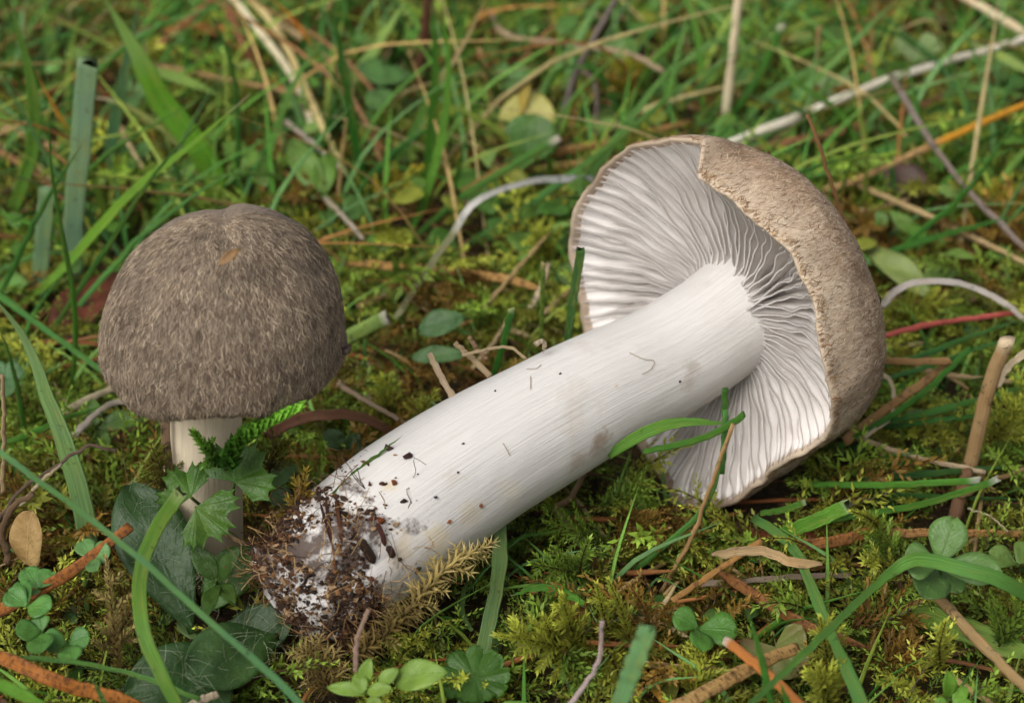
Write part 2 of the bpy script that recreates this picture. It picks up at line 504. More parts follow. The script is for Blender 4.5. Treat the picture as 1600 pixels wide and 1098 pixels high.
LC = at_y(352, 536, -7.6)                       # centre of the standing cap's margin circle
LR = 192 * px_cm(LC)
def left_surf_raw(th, t):
    R, H = LR, LR * 1.14
    phi = t * 1.0
    if t < 0.86:
        q = t / 0.86 * (PI / 2)
        r = math.sin(q) ** 1.04; z = math.cos(q) ** 0.96
    else:
        q = (t - 0.86) / 0.14
        r = 1.0 - 0.06 * q * q; z = -0.10 * q
    p = Vector((math.cos(th) * r, math.sin(th) * r, z))
    d = 1 + 0.05 * noise.noise(p * 1.3 + Vector((4, 1, 2))) + 0.018 * noise.noise(p * 3.5) + 0.006 * noise.noise(p * 9)
    x, y, zz = R * r * math.cos(th) * d, R * r * math.sin(th) * d, H * z * (d if z > 0 else 1)
    # blunt shoulder on the left and a shallow crease over the top
    zz += 0.10 * math.exp(-((x + 0.62) ** 2 + (y + 0.1) ** 2) / 0.5) - 0.07 * math.exp(-((x - 0.05 + 0.2 * y) ** 2) / 0.03) * sm(z, 0.55, 0.95)
    zz += 0.10 * (x / R) * sm(-z, -0.4, 0.2) * -1 - (0.05 * math.cos(th * 3 + 1) + 0.04 * math.sin(th * 5)) * sm(t, 0.8, 1.0)
    zz += (0.035 * fn(math.cos(th) * 5, math.sin(th) * 5, 2) + 0.02 * fn(math.cos(th) * 14, math.sin(th) * 14, 6)) * sm(t, 0.9, 1.0)
    # slight lean of the whole cap
    return LC + np.array([x + 0.05 * zz, y - 0.02 * zz, zz + 0.075 * y + 0.05 * x])

def build_left():
    base = at_z(326, 955, 0.15)
    base[1] = LC[1] + 0.1
    base = at_y(318, 905, LC[1] + 0.1)
    root = empty('mushroom', base, 'upright mushroom with a brown-grey felted bell cap, standing on the left', 'mushroom')
    nt, nth = 46, 120
    ts = np.linspace(0.004, 1, nt); ths = np.arange(nth) / nth * 2 * PI
    V = [left_surf_raw(th, t) for t in ts for th in ths]
    uv = [(th / (2 * PI), t) for t in ts for th in ths]
    # the underside goes back from the margin to the stem
    for q in (0.05, 0.15, 0.4, 0.7, 1.0):
        for th in ths:
            e = left_surf_raw(th, 1.0)
            c = LC + np.array([0, 0, 0.55])
            tgt = c + np.array([math.cos(th), math.sin(th), 0]) * 0.45
            V.append(e + (tgt - e) * q + np.array([0, 0, 0.10 if q > 0.1 else -0.01])); uv.append((th / (2 * PI), 1.0))
    V = np.array(V); rows = nt + 5
    F = [grid_faces(rows, nth, True)[:, ::-1], np.array([list(range(nth))])]
    M = felt_mat('felted_cap', (60, 48, 40), (122, 106, 90), (170, 154, 134), (154, 135, 111), (112, 95, 78))
    cap = mesh('cap', V, F, M, root, uv=np.array(uv))
    bag = Bag()
    f = surf_grid(left_surf_raw, centre=LC)
    add_fibres(bag, f, 17000, [(160, 144, 125), (146, 129, 111), (190, 174, 153), (116, 101, 86), (78, 65, 55), (96, 82, 69), (128, 112, 96)], 0.06, 0.18, 0.006, 0.05, 0.99, th0=PI * 0.92, th1=PI * 2.08, wander=0.38, lift=0.003)
    add_fibres(bag, f, 2600, [(160, 143, 126), (140, 123, 107), (96, 82, 72)], 0.05, 0.15, 0.0048, 0.0, 0.7, wander=0.4, lift=0.003)
    mesh_f = bag.build('felt_fibres', M_FIBRE, cap, origin=world_origin(cap))
    # stem
    top = LC + np.array([-0.22, 0.0, 0.75])
    mid = at_y(316, 680, LC[1] + 0.02); low = at_y(322, 840, LC[1] + 0.05); bot = at_y(326, 960, LC[1] + 0.1)
    P = catmull([top, mid, low, bot], 26)
    r = 64 * px_cm(mid)
    n = 36
    V, uv = [], []
    for i, p in enumerate(P):
        t = i / 25
        for j in range(n):
            a = j / n * 2 * PI
            rr = r * (1 - 0.10 * t + 0.03 * fn(math.cos(a) * 1.5, math.sin(a) * 1.5, t * 4) + 0.010 * fn(math.cos(a) * 9, math.sin(a) * 9, t * 2))
            V.append(p + np.array([math.cos(a) * rr, math.sin(a) * rr, 0])); uv.append((j / n, t * 0.75))
    st = mesh('stem', np.array(V), [grid_faces(26, n, True)], white_mat('stem_cream', (228, 212, 184), (180, 152, 116), None, 40, 0.15), root, uv=np.array(uv))
    # brown torn strip of the stem skin on its left side
    Pn = [at_y(262, 632, LC[1] - 0.45), at_y(258, 668, LC[1] - 0.52), at_y(262, 715, LC[1] - 0.5), at_y(266, 750, LC[1] - 0.45)]
    V, F, u = strip(catmull(Pn, 12), wprofile(12, 0.13, 'both'), 0.3, 0.3)
    mesh('bark_strip', V, F, blade_mat((168, 140, 112), kind='dry'), root, uv=u)
build_left()

# ------------------------------------------------------------------ fallen mushroom
RC = at_y(1098, 512, -4.8)                      # middle of the fallen cap's margin circle
sd_ = nrm(np.array([-0.90, -0.43]))
AX = 0.58 * -FWD + math.sqrt(1 - 0.58 ** 2) * (sd_[0] * RIGHT + sd_[1] * UP)   # axis from the cap towards the stem base
E1 = nrm(np.cross([0, 0, 1.0], AX)); E1 = E1 if E1[0] > 0 else -E1
E2 = nrm(np.cross(AX, E1)); E2 = E2 if E2[2] > 0 else -E2
RR, RH = 3.0, 2.35

def lobe(th):                                   # 1 on the near, inrolled half of the margin; 0 on the far, open half
    d = math.degrees(th) % 360
    if d > 180: d -= 360
    return float(sm(d, -97, -91) * (1 - sm(d, 91, 97)))

def outer(th, t):
    w = lobe(th)
    q = t * (PI / 2) * (1.0 + 0.09 * w)
    rho = RR * math.sin(min(q, PI)) ** 0.97
    h = RH * (math.copysign(abs(math.cos(q)) ** 0.95, math.cos(q)))
    p = Vector((math.cos(th) * rho, math.sin(th) * rho, h))
    d = 1 + 0.035 * noise.noise(p * 0.55 + Vector((1, 7, 3))) + 0.010 * noise.noise(p * 2.0) + 0.004 * noise.noise(p * 6)
    dg = math.degrees(th) % 360
    rs = 1 - 0.01 * w * sm(t, 0.4, 1) * float(sm(abs(((dg + 180) % 360) - 180), 90, 30)) + 0.015 * math.sin(4 * th + 1) * sm(t, 0.6, 1) + 0.02 * (1 - w) * t ** 3
    dn = dg - 360 if dg > 180 else dg
    rs -= 0.11 * w * float(sm(dn, 42, 88)) * sm(t, 0.55, 1)          # margin folded in beside the top split
    rs -= 0.13 * w * math.exp(-((dn + 42) / 27) ** 2) * sm(t, 0.1, 0.9)
    rs += 0.085 * math.exp(-((dn + 96) / 26) ** 2) * sm(t, 0.3, 1)
    if 200 < dg < 272: rs -= 0.01 * sm(t, 0.5, 1)
    h -= (0.12 * math.sin(3 * th + 0.6) + 0.06 * math.sin(7 * th) + 0.10 * fn(math.cos(th) * 4, math.sin(th) * 4, 8)) * sm(t, 0.7, 1)
    rs += 0.02 * fn(math.cos(th) * 7, math.sin(th) * 7, 3) * sm(t, 0.8, 1) + 0.008 * fn(th * 30, 2) * sm(t, 0.93, 1)
    return RC + (E1 * math.cos(th) + E2 * math.sin(th)) * rho * d * rs - AX * h * d

def local(p):
    v = p - RC
    return np.dot(v, E1), np.dot(v, E2), -np.dot(v, AX)

def rim(th):
    x, y, h = local(outer(th, 1.0))
    return math.hypot(x, y), h

SR = 0.83                                        # stem radius where it joins the cap
def under(th, s):
    """underside flesh, s = 0 at the stem, 1 at the margin -> rho, h"""
    r1, h1 = rim(th); w = lobe(th)
    rho = SR * 0.9 + (r1 - 0.06 - SR * 0.9) * s
    u = s
    hin = 1.0 - 0.16 * float(sm(math.cos(th + 0.15), -0.1, 0.7))      # the near gills stand shallower
    h = h1 + 0.02 + (hin - h1) * (1 - u ** 2.2) ** 0.85
    d = math.degrees(th) % 360; d = d - 360 if d > 180 else d
    h -= 0.34 * w * float(sm(d, -30, -85)) * float(sm(s, 0.1, 0.45)) * (1 - float(sm(s, 0.8, 1.0)))   # near half stands forward at the lower split
    return rho, h

def pt(th, rho, h):
    return RC + (E1 * math.cos(th) + E2 * math.sin(th)) * rho - AX * h

STEM_PTS = None
def build_fallen():
    global STEM_PTS
    J = RC - AX * 1.25
    basey = -9.5
    px = [(1042, 562), (900, 632), (765, 708), (640, 790), (540, 868), (478, 925)]
    jy = J[1]; jx = to_px(J)[0]
    pts = [J]
    for (x, y) in px:
        f = (jx - x) / (jx - 478)
        pts.append(at_y(x, y, jy + (basey - jy) * f))
    STEM_PTS = catmull(pts, 60)
    root = empty('mushroom', STEM_PTS[-1] - np.array([0, 0, 0.9]), 'large uprooted mushroom lying on its side, pale gills facing the viewer', 'mushroom')
    # --- cap
    nt, nth = 40, 220
    ts = np.linspace(0.004, 1, nt)
    # denser samples where the margin steps at the two splits
    ths = np.sort(np.concatenate([np.arange(180) / 180 * 2 * PI, np.radians(np.linspace(89, 99, 20)), np.radians(np.linspace(262, 270, 20))]))
    nth = len(ths)
    V, uv = [], []
    for t in ts:
        for th in ths:
            V.append(outer(th, t)); uv.append((th / (2 * PI), t))
    no = len(V)
    ss = [1.0, 0.97, 0.9, 0.8, 0.65, 0.5, 0.35, 0.2, 0.1, 0.0]
    for s in ss:
        for th in ths:
            rho, h = under(th, s); V.append(pt(th, rho, h)); uv.append((th / (2 * PI), s))
    V = np.array(V)
    Fo = grid_faces(nt, nth, True)
    Fi = grid_faces(len(ss) + 1, nth, True, base=(nt - 1) * nth)
    felt = felt_mat('scaly_cap', (104, 78, 56), (166, 142, 116), (206, 190, 168), (214, 196, 172), (148, 116, 86), 0.74, 0.65)
    flesh = white_mat('cap_flesh', (238, 233, 229), (220, 210, 204), None, 60, 0.3)
    cap = mesh('cap', V, [Fo, Fi, np.array([list(range(nth))[::-1]])], felt, root, uv=np.array(uv))
    cap.data.materials.append(flesh)
    mi = np.zeros(len(Fo) + len(Fi) + 1, np.int32); mi[len(Fo) + 2 * nth:len(Fo) + len(Fi)] = 1      # skin wraps round the margin, flesh begins behind it
    cap.data.polygons.foreach_set('material_index', mi)
    # --- gills, one by one
    t = NT('gill'); ob = t.obj(); uvn = t.uv()
    sep = t.n('ShaderNodeSeparateXYZ', Vector=uvn)
    g1 = t.noise(ob, 160, 4, 0.6)
    c = t.mix(t.ramp(g1, [(0.35, 0.0), (0.7, 1.0)]), lin((249, 246, 243)), lin((242, 237, 233)))
    c = t.mix(t.math('MULTIPLY', t.ramp(sep.outputs[0], [(0.93, 0.0), (1.0, 1.0)]), 0.6), c, lin((190, 160, 138)))
    gm = t.finish(c, 0.6, 0.25, t.bump(t.noise(t.map(uvn, (40, 6, 1)), 1.0, 3, 0.6), 0.3, 0.02), transl=0.4, tcol=lin((246, 240, 234)))
    nfull = 74
    def gill(th0, s0, seed, depthk):
        nr, nd = 18, 5
        rows = []
        UV = []
        tooth = random.uniform(-0.1, 0.55)       # inner end runs a little down the stem
        ph = random.uniform(0, 6.3); amp = random.uniform(0.008, 0.035); k2 = random.uniform(2.5, 5)
        for i in range(nr):
            u = i / (nr - 1); s = s0 + (0.992 - s0) * u
            rho, h = under(th0, s)
            # free-edge depth: narrow at the margin, broad in the middle, notched at the stem
            if s0 < 0.05:
                g = (0.27 + 0.05 * lobe(th0)) * (1 + tooth * sm(s, 0.14, 0.0)) * (1 - s ** 2.2) + 0.07
            else:
                g = (0.17 * math.sin(min(1, u * 1.25) * PI) ** 0.6 * (1 - s ** 3) + 0.05 * min(1, u * 4)) * depthk
            g *= 1 + 0.10 * fn(s * 5, seed * 1.7)
            for j in range(nd):
                v = j / (nd - 1)
                off = (amp * math.sin(ph + k2 * s * 3.2) + 0.035 * fn(s * 4, seed * 3.1, 5)) * (0.2 + v) + (0.012 * math.sin(s * 26 + ph) * v * v)
                p = pt(th0 + off / max(rho, 0.4), rho, h - g * v + 0.03)
                rows.append(p); UV.append((s, v))
        P = np.array(rows)
        tang = -E1 * math.sin(th0) + E2 * math.cos(th0)
        thick = np.array([0.030 * (1 - 0.6 * j / (nd - 1)) for j in range(nd)] * nr)[:, None]
        A, B = P + tang * thick, P - tang * thick
        n = len(P)
        F1 = grid_faces(nr, nd); F2 = F1[:, ::-1] + n
        e = np.array([[i * nd + nd - 1, (i + 1) * nd + nd - 1, n + (i + 1) * nd + nd - 1, n + i * nd + nd - 1] for i in range(nr - 1)])
        e1 = np.array([[j, j + 1, n + j + 1, n + j] for j in range(nd - 1)]); o2 = (nr - 1) * nd
        return mesh('gill', np.vstack([A, B]), np.vstack([F1, F2, e, e1, e1 + o2]), gm, cap, origin=world_origin(cap), uv=np.array(UV + UV))
    for k in range(nfull):
        th = (k + random.uniform(-0.16, 0.16)) / nfull * 2 * PI
        gill(th, 0.0, k, 1)
        gill(th + PI / nfull * random.uniform(0.85, 1.15), random.choice([0.34, 0.42, 0.55, 0.66]), k + 500, random.uniform(0.8, 1.1))
    # --- hairs and scales of the outer skin
    bag = Bag()
    fs = surf_grid(outer, 260, 90, RC - AX * 0.6)
    add_fibres(bag, fs, 9000, [(190, 170, 144), (156, 130, 102), (122, 97, 75), (212, 198, 178), (104, 82, 64)], 0.05, 0.16, 0.0055, 0.25, 0.995, th0=-1.9, th1=1.75, bias=0.55, wander=0.45, lift=0.003)
    add_fibres(bag, fs, 900, [(150, 116, 84), (128, 96, 70), (190, 160, 124)], 0.06, 0.18, 0.011, 0.955, 1.0, th0=0, th1=2 * PI)
    bag.build('felt_fibres', M_FIBRE, cap, origin=world_origin(cap))
    # --- stem
    ns, n = 110, 64
    P = catmull(STEM_PTS, ns)
    T = nrm(np.gradient(P, axis=0)); S = nrm(np.cross(T, np.array([0, 0, 1.0]))); N = np.cross(S, T)
    V, uv = [], []
    for i in range(ns):
        u = i / (ns - 1)
        r = np.interp(u, [0, 0.10, 0.25, 0.55, 0.80, 0.93, 1.0], [0.96, 0.90, 0.92, 1.0, 1.06, 1.02, 0.88])
        for j in range(n):
            a = j / n * 2 * PI; ca, sa = math.cos(a), math.sin(a)
            d = 1 + 0.025 * fn(ca * 1.4, sa * 1.4, u * 5) + 0.010 * fn(ca * 5, sa * 5, u * 4) + 0.004 * fn(ca * 16, sa * 16, u * 9)
            d += (0.14 * fn(ca * 2, sa * 2, u * 20) + 0.07 * fn(ca * 7, sa * 7, u * 60)) * sm(u, 0.86, 0.97)
            V.append(P[i] + (S[i] * ca + N[i] * sa) * r * d); uv.append((j / n, u))
    # ragged rounded root end
    for q, (rr, ext) in enumerate([(0.90, 0.12), (0.72, 0.26), (0.45, 0.36), (0.15, 0.40)]):
        for j in range(n):
            a = j / n * 2 * PI; ca, sa = math.cos(a), math.sin(a)
            d = 1 + 0.22 * fn(ca * 3, sa * 3, q * 2.0) + 0.12 * fn(ca * 8, sa * 8, q * 3.0)
            V.append(P[-1] + T[-1] * (ext + 0.10 * fn(ca * 3 + q, sa * 3)) + (S[-1] * ca + N[-1] * sa) * rr * d); uv.append((j / n, 0.93))
    rows = ns + 4
    SV = np.array(V); o0 = world_origin(root)
    def near_px(px, py):
        sx, sy = to_px(SV[:ns * n])
        dd = np.hypot(sx - px, sy - py) + 1000 * (np.einsum('ij,ij->i', SV[:ns * n] - np.repeat(P, n, 0), np.tile(CAM - P[ns // 2], (ns * n, 1))) < 0)
        return SV[int(np.argmin(dd))] - o0
    marks = [(near_px(x, y), r, c_, k_) for (x, y, r, c_, k_) in [(1082, 575, 0.17, (176, 166, 156), 0.7), (1078, 600, 0.2, (178, 168, 158), 0.6), (934, 692, 0.26, (150, 122, 100), 0.7), (905, 715, 0.22, (170, 146, 122), 0.5), (680, 838, 0.28, (208, 190, 148), 0.5), (625, 862, 0.3, (200, 178, 138), 0.5), (612, 762, 0.16, (196, 170, 110), 0.5), (735, 800, 0.25, (206, 190, 160), 0.5), (960, 605, 0.05, (200, 160, 110), 0.7), (800, 765, 0.3, (214, 204, 184), 0.5)]]
    stem = mesh('stem', np.array(V), [grid_faces(rows, n, True), np.array([list(range((rows - 1) * n, rows * n))])], white_mat('stem_white', (212, 208, 203), (178, 160, 136), (64, 44, 31), 210, marks=marks), root, uv=np.array(uv))
    SV = np.array(V)
    # --- soil stuck to the root end: many crumbs and rootlets (uncountable), then the larger flakes one by one
    def crumb(size, flat=0.6):
        f = 0.5 + random.random()
        o = np.array([[1, 0, 0], [-1, 0, 0], [0, 1, 0], [0, -1, 0], [0, 0, 1], [0, 0, -1], [.6, .6, .4], [-.6, .5, -.5], [.5, -.6, .6]], float)
        o += RNG.normal(0, 0.22, o.shape)
        o *= np.array([f, 1, flat]) * size
        A = random.uniform(0, 6.3); B = random.uniform(0, 6.3)
        ra = np.array([[math.cos(A), -math.sin(A), 0], [math.sin(A), math.cos(A), 0], [0, 0, 1]])
        rb = np.array([[1, 0, 0], [0, math.cos(B), -math.sin(B)], [0, math.sin(B), math.cos(B)]])
        F = np.array([[0, 2, 6], [2, 4, 6], [4, 0, 6], [2, 1, 4], [1, 3, 4], [3, 8, 4], [8, 0, 4], [3, 0, 8], [2, 0, 5], [1, 7, 5], [7, 2, 5], [1, 2, 7], [3, 1, 5], [0, 3, 5]])
        return o @ ra.T @ rb.T, F
    bag = Bag()
    soilc = [(58, 38, 26), (82, 55, 36), (40, 28, 22), (46, 34, 28), (112, 80, 52), (150, 124, 96), (70, 54, 44), (60, 46, 38)]
    for _ in range(11000):
        u = 1 - abs(random.gauss(0, 0.065)); u = min(max(u, 0.7), 1.0)
        i = int(u * (ns - 1)) if random.random() < 0.62 else ns - 1 + random.randrange(4)
        j = random.randrange(n)
        # patches stay bare so that the white flesh shows
        v = SV[i * n + j]
        v = v + random.random() * (SV[min(i + 1, rows - 1) * n + j] - v) + random.random() * (SV[i * n + (j + 1) % n] - v)
        if fn(v[0] * 1.7 + 3, v[1] * 1.7, v[2] * 1.7) > 0.12 + 0.25 * random.random() or (u < 0.93 and fn(v[0] * 2.3, v[1] * 2.3 + 5, v[2] * 2.3) > 0.0): continue
        cv, cf = crumb(0.008 + 0.055 * random.random() ** 3)
        nr_ = nrm(v - P[min(i, ns - 1)])
        bag.add(cv + v + nr_ * 0.01, cf, np.array(lin(random.choice(soilc))) * random.uniform(0.7, 1.3))
    for _ in range(800):                          # rootlets and hyphae
        i = ns - 1 - int(abs(random.gauss(0, 9))) if random.random() < .7 else ns + random.randrange(3)
        i = max(i, ns - 30); j = random.randrange(n)
        v = SV[i * n + j]; nr_ = nrm(v - P[min(i, ns - 1)])
        d = nrm(RNG.normal(0, 1, 3) + nr_ * 0.5)
        Q = [v, v + nr_ * 0.05 + d * 0.12, v + nr_ * random.uniform(0.04, .14) + d * 0.25 + RNG.normal(0, 0.05, 3), v + d * random.uniform(0.25, 0.5) + nr_ * 0.05 + RNG.normal(0, 0.08, 3)]
        a, b, _u = strip(catmull(Q, 7), np.full(7, random.uniform(0.005, 0.012)), 1.0, m=4)
        bag.add(a, b[0], np.array(lin(random.choice([(100, 70, 46), (150, 118, 80), (74, 50, 34), (60, 42, 32), (176, 146, 104)]))))
    bag.build('soil_clod', M_LITTER, stem, origin=world_origin(stem), smooth=False)
    # flakes and specks, each where the photograph shows it
    def on_stem(px, py):
        sx, sy = to_px(SV[:ns * n])
        dd = np.hypot(sx - px, sy - py) + 1000 * (np.einsum('ij,ij->i', SV[:ns * n] - np.repeat(P, n, 0), np.tile(CAM - P[ns // 2], (ns * n, 1))) < 0)
        k = int(np.argmin(dd)); return SV[k], nrm(SV[k] - P[k // n]), T[k // n]
    for (x, y, s, cl) in [(608, 706, .07, (64, 44, 40)), (637, 718, .075, (52, 24, 24)), (680, 778, .035, (40, 40, 50)), (612, 757, .05, (110, 60, 30)), (580, 758, .05, (90, 50, 36)), (715, 742, .025, (60, 50, 60)), (728, 694, .02, (60, 50, 60)),
                         (560, 690, .03, (90, 60, 40)), (750, 790, .04, (110, 70, 50)), (876, 581, .02, (70, 60, 60)), (1062, 594, .03, (50, 40, 40)), (778, 612, .02, (80, 70, 60)), (600, 815, .08, (120, 64, 34)), (583, 812, .06, (96, 50, 30)), (562, 812, .05, (84, 46, 30)), (655, 745, .02, (80, 60, 60)), (624, 876, .05, (66, 46, 30)), (700, 812, .03, (130, 80, 50))]:
        v, nn, tt = on_stem(x, y)
        cv, cf = crumb(s)
        mesh('soil_crumb', cv + v + nn * s * 0.3, cf, blade_mat(cl, kind='dry'), stem, origin=world_origin(stem), smooth=False)
    for (x0, y0, x1, y1, w, cl) in [(515, 785, 524, 850, .05, (84, 48, 34)), (528, 792, 527, 850, .06, (100, 60, 40)), (506, 795, 516, 845, .04, (72, 40, 28)), (516, 850, 520, 905, .025, (150, 90, 50)), (560, 845, 578, 880, .13, (62, 46, 38)), (595, 850, 612, 872, .10, (70, 50, 44)), (588, 825, 596, 852, .07, (88, 50, 44))]:
        v0, n0, _ = on_stem(x0, y0); v1, n1, _ = on_stem(x1, y1)
        Q = [v0 + n0 * 0.10, (v0 + v1) / 2 + (n0 + n1) * 0.05, v1 + n1 * 0.02]
        a, b, u = strip(catmull(Q, 8), wprofile(8, w, 'both'), 0.35)
        mesh('bark_flake', a, b, blade_mat(cl, kind='dry'), stem, origin=world_origin(stem), uv=u)
    for pts in [[(985, 556), (1004, 558), (1018, 562), (1012, 575), (1004, 588)], [(828, 590), (830, 602), (826, 612)], [(784, 690), (790, 700), (798, 708)], [(848, 538), (850, 550), (842, 572), (826, 580)]]:
        Q = []
        for (x, y) in pts:
            v, nn, _ = on_stem(x, y); Q.append(v + nn * 0.02)
        a, b, u = strip(catmull(Q, 9), np.full(9, 0.010), 1.0, m=5)
        mesh('fine_root', a, b, leaf_mat((186, 164, 132), transl=0.0, spots=0.0), stem, origin=world_origin(stem), uv=u)
    # grey bruise where the skin is torn near the cap
    return root
build_fallen()
# ------------------------------------------------------------------ plant builders
LEAFY_PX = []                                   # where hand-placed low leaves lie (picture circles), moss is kept off them
def path3(pts, z=None, y=None, base_z=0.25, lean=0.0):
    """pixel points -> world path. z: height(s) of lying things; y: depth(s); otherwise the blade rises from the ground at its first point"""
    n = len(pts)
    if z is not None:
        zz = np.interp(np.linspace(0, 1, n), np.linspace(0, 1, len(z)), z) if hasattr(z, '__len__') else [z] * n
        P = []
        for (p, q), h in zip(pts, zz):
            w = at_z(p, q, h)
            P.append(at_z(p, q, h + ground_h(w[0], w[1])))
        return np.array(P)
    if y is not None:
        yy = np.interp(np.linspace(0, 1, n), np.linspace(0, 1, len(y)), y) if hasattr(y, '__len__') else [y] * n
        return np.array([at_y(p, q, d) for (p, q), d in zip(pts, yy)])
    b = at_z(pts[0][0], pts[0][1], base_z)
    return np.array([at_y(p, q, b[1] + lean * i / (n - 1)) for i, (p, q) in enumerate(pts)])

def bl(label, pts, w, col, taper='point', sec='flat', tip=None, tip_at=0.9, kind='green', base=None, name='grass_blade', cat='grass blade', group=None, roll=None, twist=0.0, fold=None, z=None, y=None, base_z=0.25, lean=0.0, wob=0.0, n=26):
    if z is not None and kind != 'green': z = [v - 0.14 for v in (z if hasattr(z, '__len__') else [z])]
    P = path3(pts, z, y, base_z, lean)
    C = catmull(P, n)
    if tip is None and taper == 'point' and kind == 'green': tip, tip_at = (158, 132, 78), random.uniform(0.94, 0.99)
    wob = max(wob, 0.022)
    if wob:
        for i in range(n):
            C[i] += np.array([fn(i * 0.5, w, 1), fn(i * 0.5, w, 5), fn(i * 0.5, w, 9)]) * wob
    if kind == 'green' and P[0][1] > 0: w *= 1.2
    W = wprofile(n, w * px_cm(P.mean(0)), taper)
    if roll is None: roll = random.uniform(-18, 18)
    tr = {'flat': 0.12, 'needle': 0.55, 'round': 0.95}[sec]
    fo = {'flat': 0.35, 'needle': 0.25, 'round': 0.0}[sec] if fold is None else fold
    m = 10 if sec == 'flat' else 8
    V, F, uv = strip(C, W, tr, fo, roll, twist, m)
    if taper == 'cut':                           # mown end: ragged
        V[-m:] += nrm(C[-1] - C[-2]) * (RNG.uniform(-0.35, 0.25, (m, 1)) * W[-1])
    o = mesh(name, V, F, blade_mat(col, tip, tip_at, kind, base), uv=uv, origin=C[0])
    tag(o, label, cat, group)
    return o

def dry(label, pts, w, col, name='dry_stalk', cat='dry stalk', taper='even', sec='round', kind='dry', **kw):
    if 'z' not in kw and 'y' not in kw and 'base_z' not in kw: kw['z'] = 1.0
    return bl(label, pts, w, col, taper=taper, sec=sec, kind=kind, name=name, cat=cat, **kw)

def needle(label, pts, w, col=(176, 108, 58), **kw):
    return dry(label, pts, w, col, name='pine_needle', cat='pine needle', taper=kw.pop('taper', 'both'), sec='needle', kind='needle', **kw)

def leaf_geo(b, t, n, width, shape='oval', curl=0.12, fold=0.18, nl=14, nw=7, notch=0.0, serr=0.0):
    """leaf from base b to tip t, upper side n; returns V,F,uv of a closed thin leaf"""
    b, t = np.asarray(b, float), np.asarray(t, float)
    L = np.linalg.norm(t - b); d = (t - b) / L
    n = nrm(n - np.dot(n, d) * d); s = np.cross(d, n)
    top, uv = [], []
    for i in range(nl):
        u = i / (nl - 1)
        if shape == 'oval': hw = math.sin(PI * min(0.995, max(0.004, u)) ** 0.9) ** 0.72
        elif shape == 'lance': hw = math.sin(PI * min(0.997, max(0.01, u)) ** 0.75) ** 0.9
        elif shape == 'obovate': hw = max(0.03, math.sin(PI * min(0.998, max(0.002, u)) ** 1.45)) ** 0.62
        elif shape == 'round': hw = max(0.03, math.sqrt(max(0, 1 - (2 * u - 1) ** 2)))
        for j in range(nw):
            v = j / (nw - 1) * 2 - 1
            uu = u - notch * (1 - abs(v)) * sm(u, 0.55, 1.0) + (serr * math.sin(u * 40) * abs(v) ** 3)
            x = v * hw * width / 2
            zc = -curl * L * (u - 0.5) ** 2 * 2 + fold * abs(x) + 0.015 * L * math.sin(u * 11 + v * 3)
            top.append(b + d * (uu * L) + s * x + n * zc); uv.append((v * 0.5 + 0.5, u))
    top = np.array(top); N = len(top)
    th = max(0.008, 0.012 * width)
    V = np.vstack([top, top - n * th])
    F1 = grid_faces(nl, nw)
    rimidx = [j for j in range(nw)] + [i * nw + nw - 1 for i in range(1, nl)] + [(nl - 1) * nw + j for j in range(nw - 2, -1, -1)] + [i * nw for i in range(nl - 2, 0, -1)]
    e = np.array([[rimidx[k], rimidx[(k + 1) % len(rimidx)], rimidx[(k + 1) % len(rimidx)] + N, rimidx[k] + N] for k in range(len(rimidx))])
    return V, np.vstack([F1, F1[:, ::-1] + N, e[:, ::-1]]), np.array(uv + uv)

def lobed_geo(c, fwd, n, R, lobes=3, teeth=5, cut=0.45, tooth=0.10, span=2.5, cup=0.12, seed=0):
    """rounded leaf cut into toothed lobes, stalk joining at c"""
    n = nrm(n); fwd = nrm(np.asarray(fwd) - np.dot(fwd, n) * n); s = np.cross(fwd, n)
    na, nr_ = 97, 9
    top, uv = [], []
    for i in range(nr_):
        q = i / (nr_ - 1)
        for j in range(na):
            a = (j / (na - 1) * 2 - 1) * span
            x = (a / span + 1) / 2 * lobes
            f = abs((x % 1.0) - 0.5) * 2                    # 0 mid-lobe, 1 between lobes
            r = 1 - cut * f ** 4 - tooth * abs(math.sin(x * PI * teeth / 1.0)) ** 0.7 + 0.04 * fn(j * 0.3, seed)
            r *= 0.82 + 0.18 * math.cos(a * 0.6)
            rr = R * r * q
            z = cup * R * q * q * (1 - 1.5 * f) + 0.02 * R * math.sin(a * 9) * q
            top.append(np.asarray(c) + fwd * math.cos(a) * rr + s * math.sin(a) * rr + n * z); uv.append((0.5 + 0.5 * (f * 0.9 + 0.02), q))
    top = np.array(top); N = len(top)
    F1 = grid_faces(nr_, na)
    V = np.vstack([top, top - n * 0.012])
    e = np.array([[(nr_ - 1) * na + j, (nr_ - 1) * na + j + 1, N + (nr_ - 1) * na + j + 1, N + (nr_ - 1) * na + j] for j in range(na - 1)])
    return V, np.vstack([F1[:, ::-1], F1 + N, e]), np.array(uv + uv)

def stalk(name, parent, P, w, col, n=12):
    V, F, uv = strip(catmull(P, n), np.linspace(w, w * 0.8, n), 0.95, m=6)
    return mesh(name, V, F, blade_mat(col), parent, uv=uv, origin=world_origin(parent))

def at_g(px, py, h):
    w = at_z(px, py, h)
    return at_z(px, py, h + ground_h(w[0], w[1]))

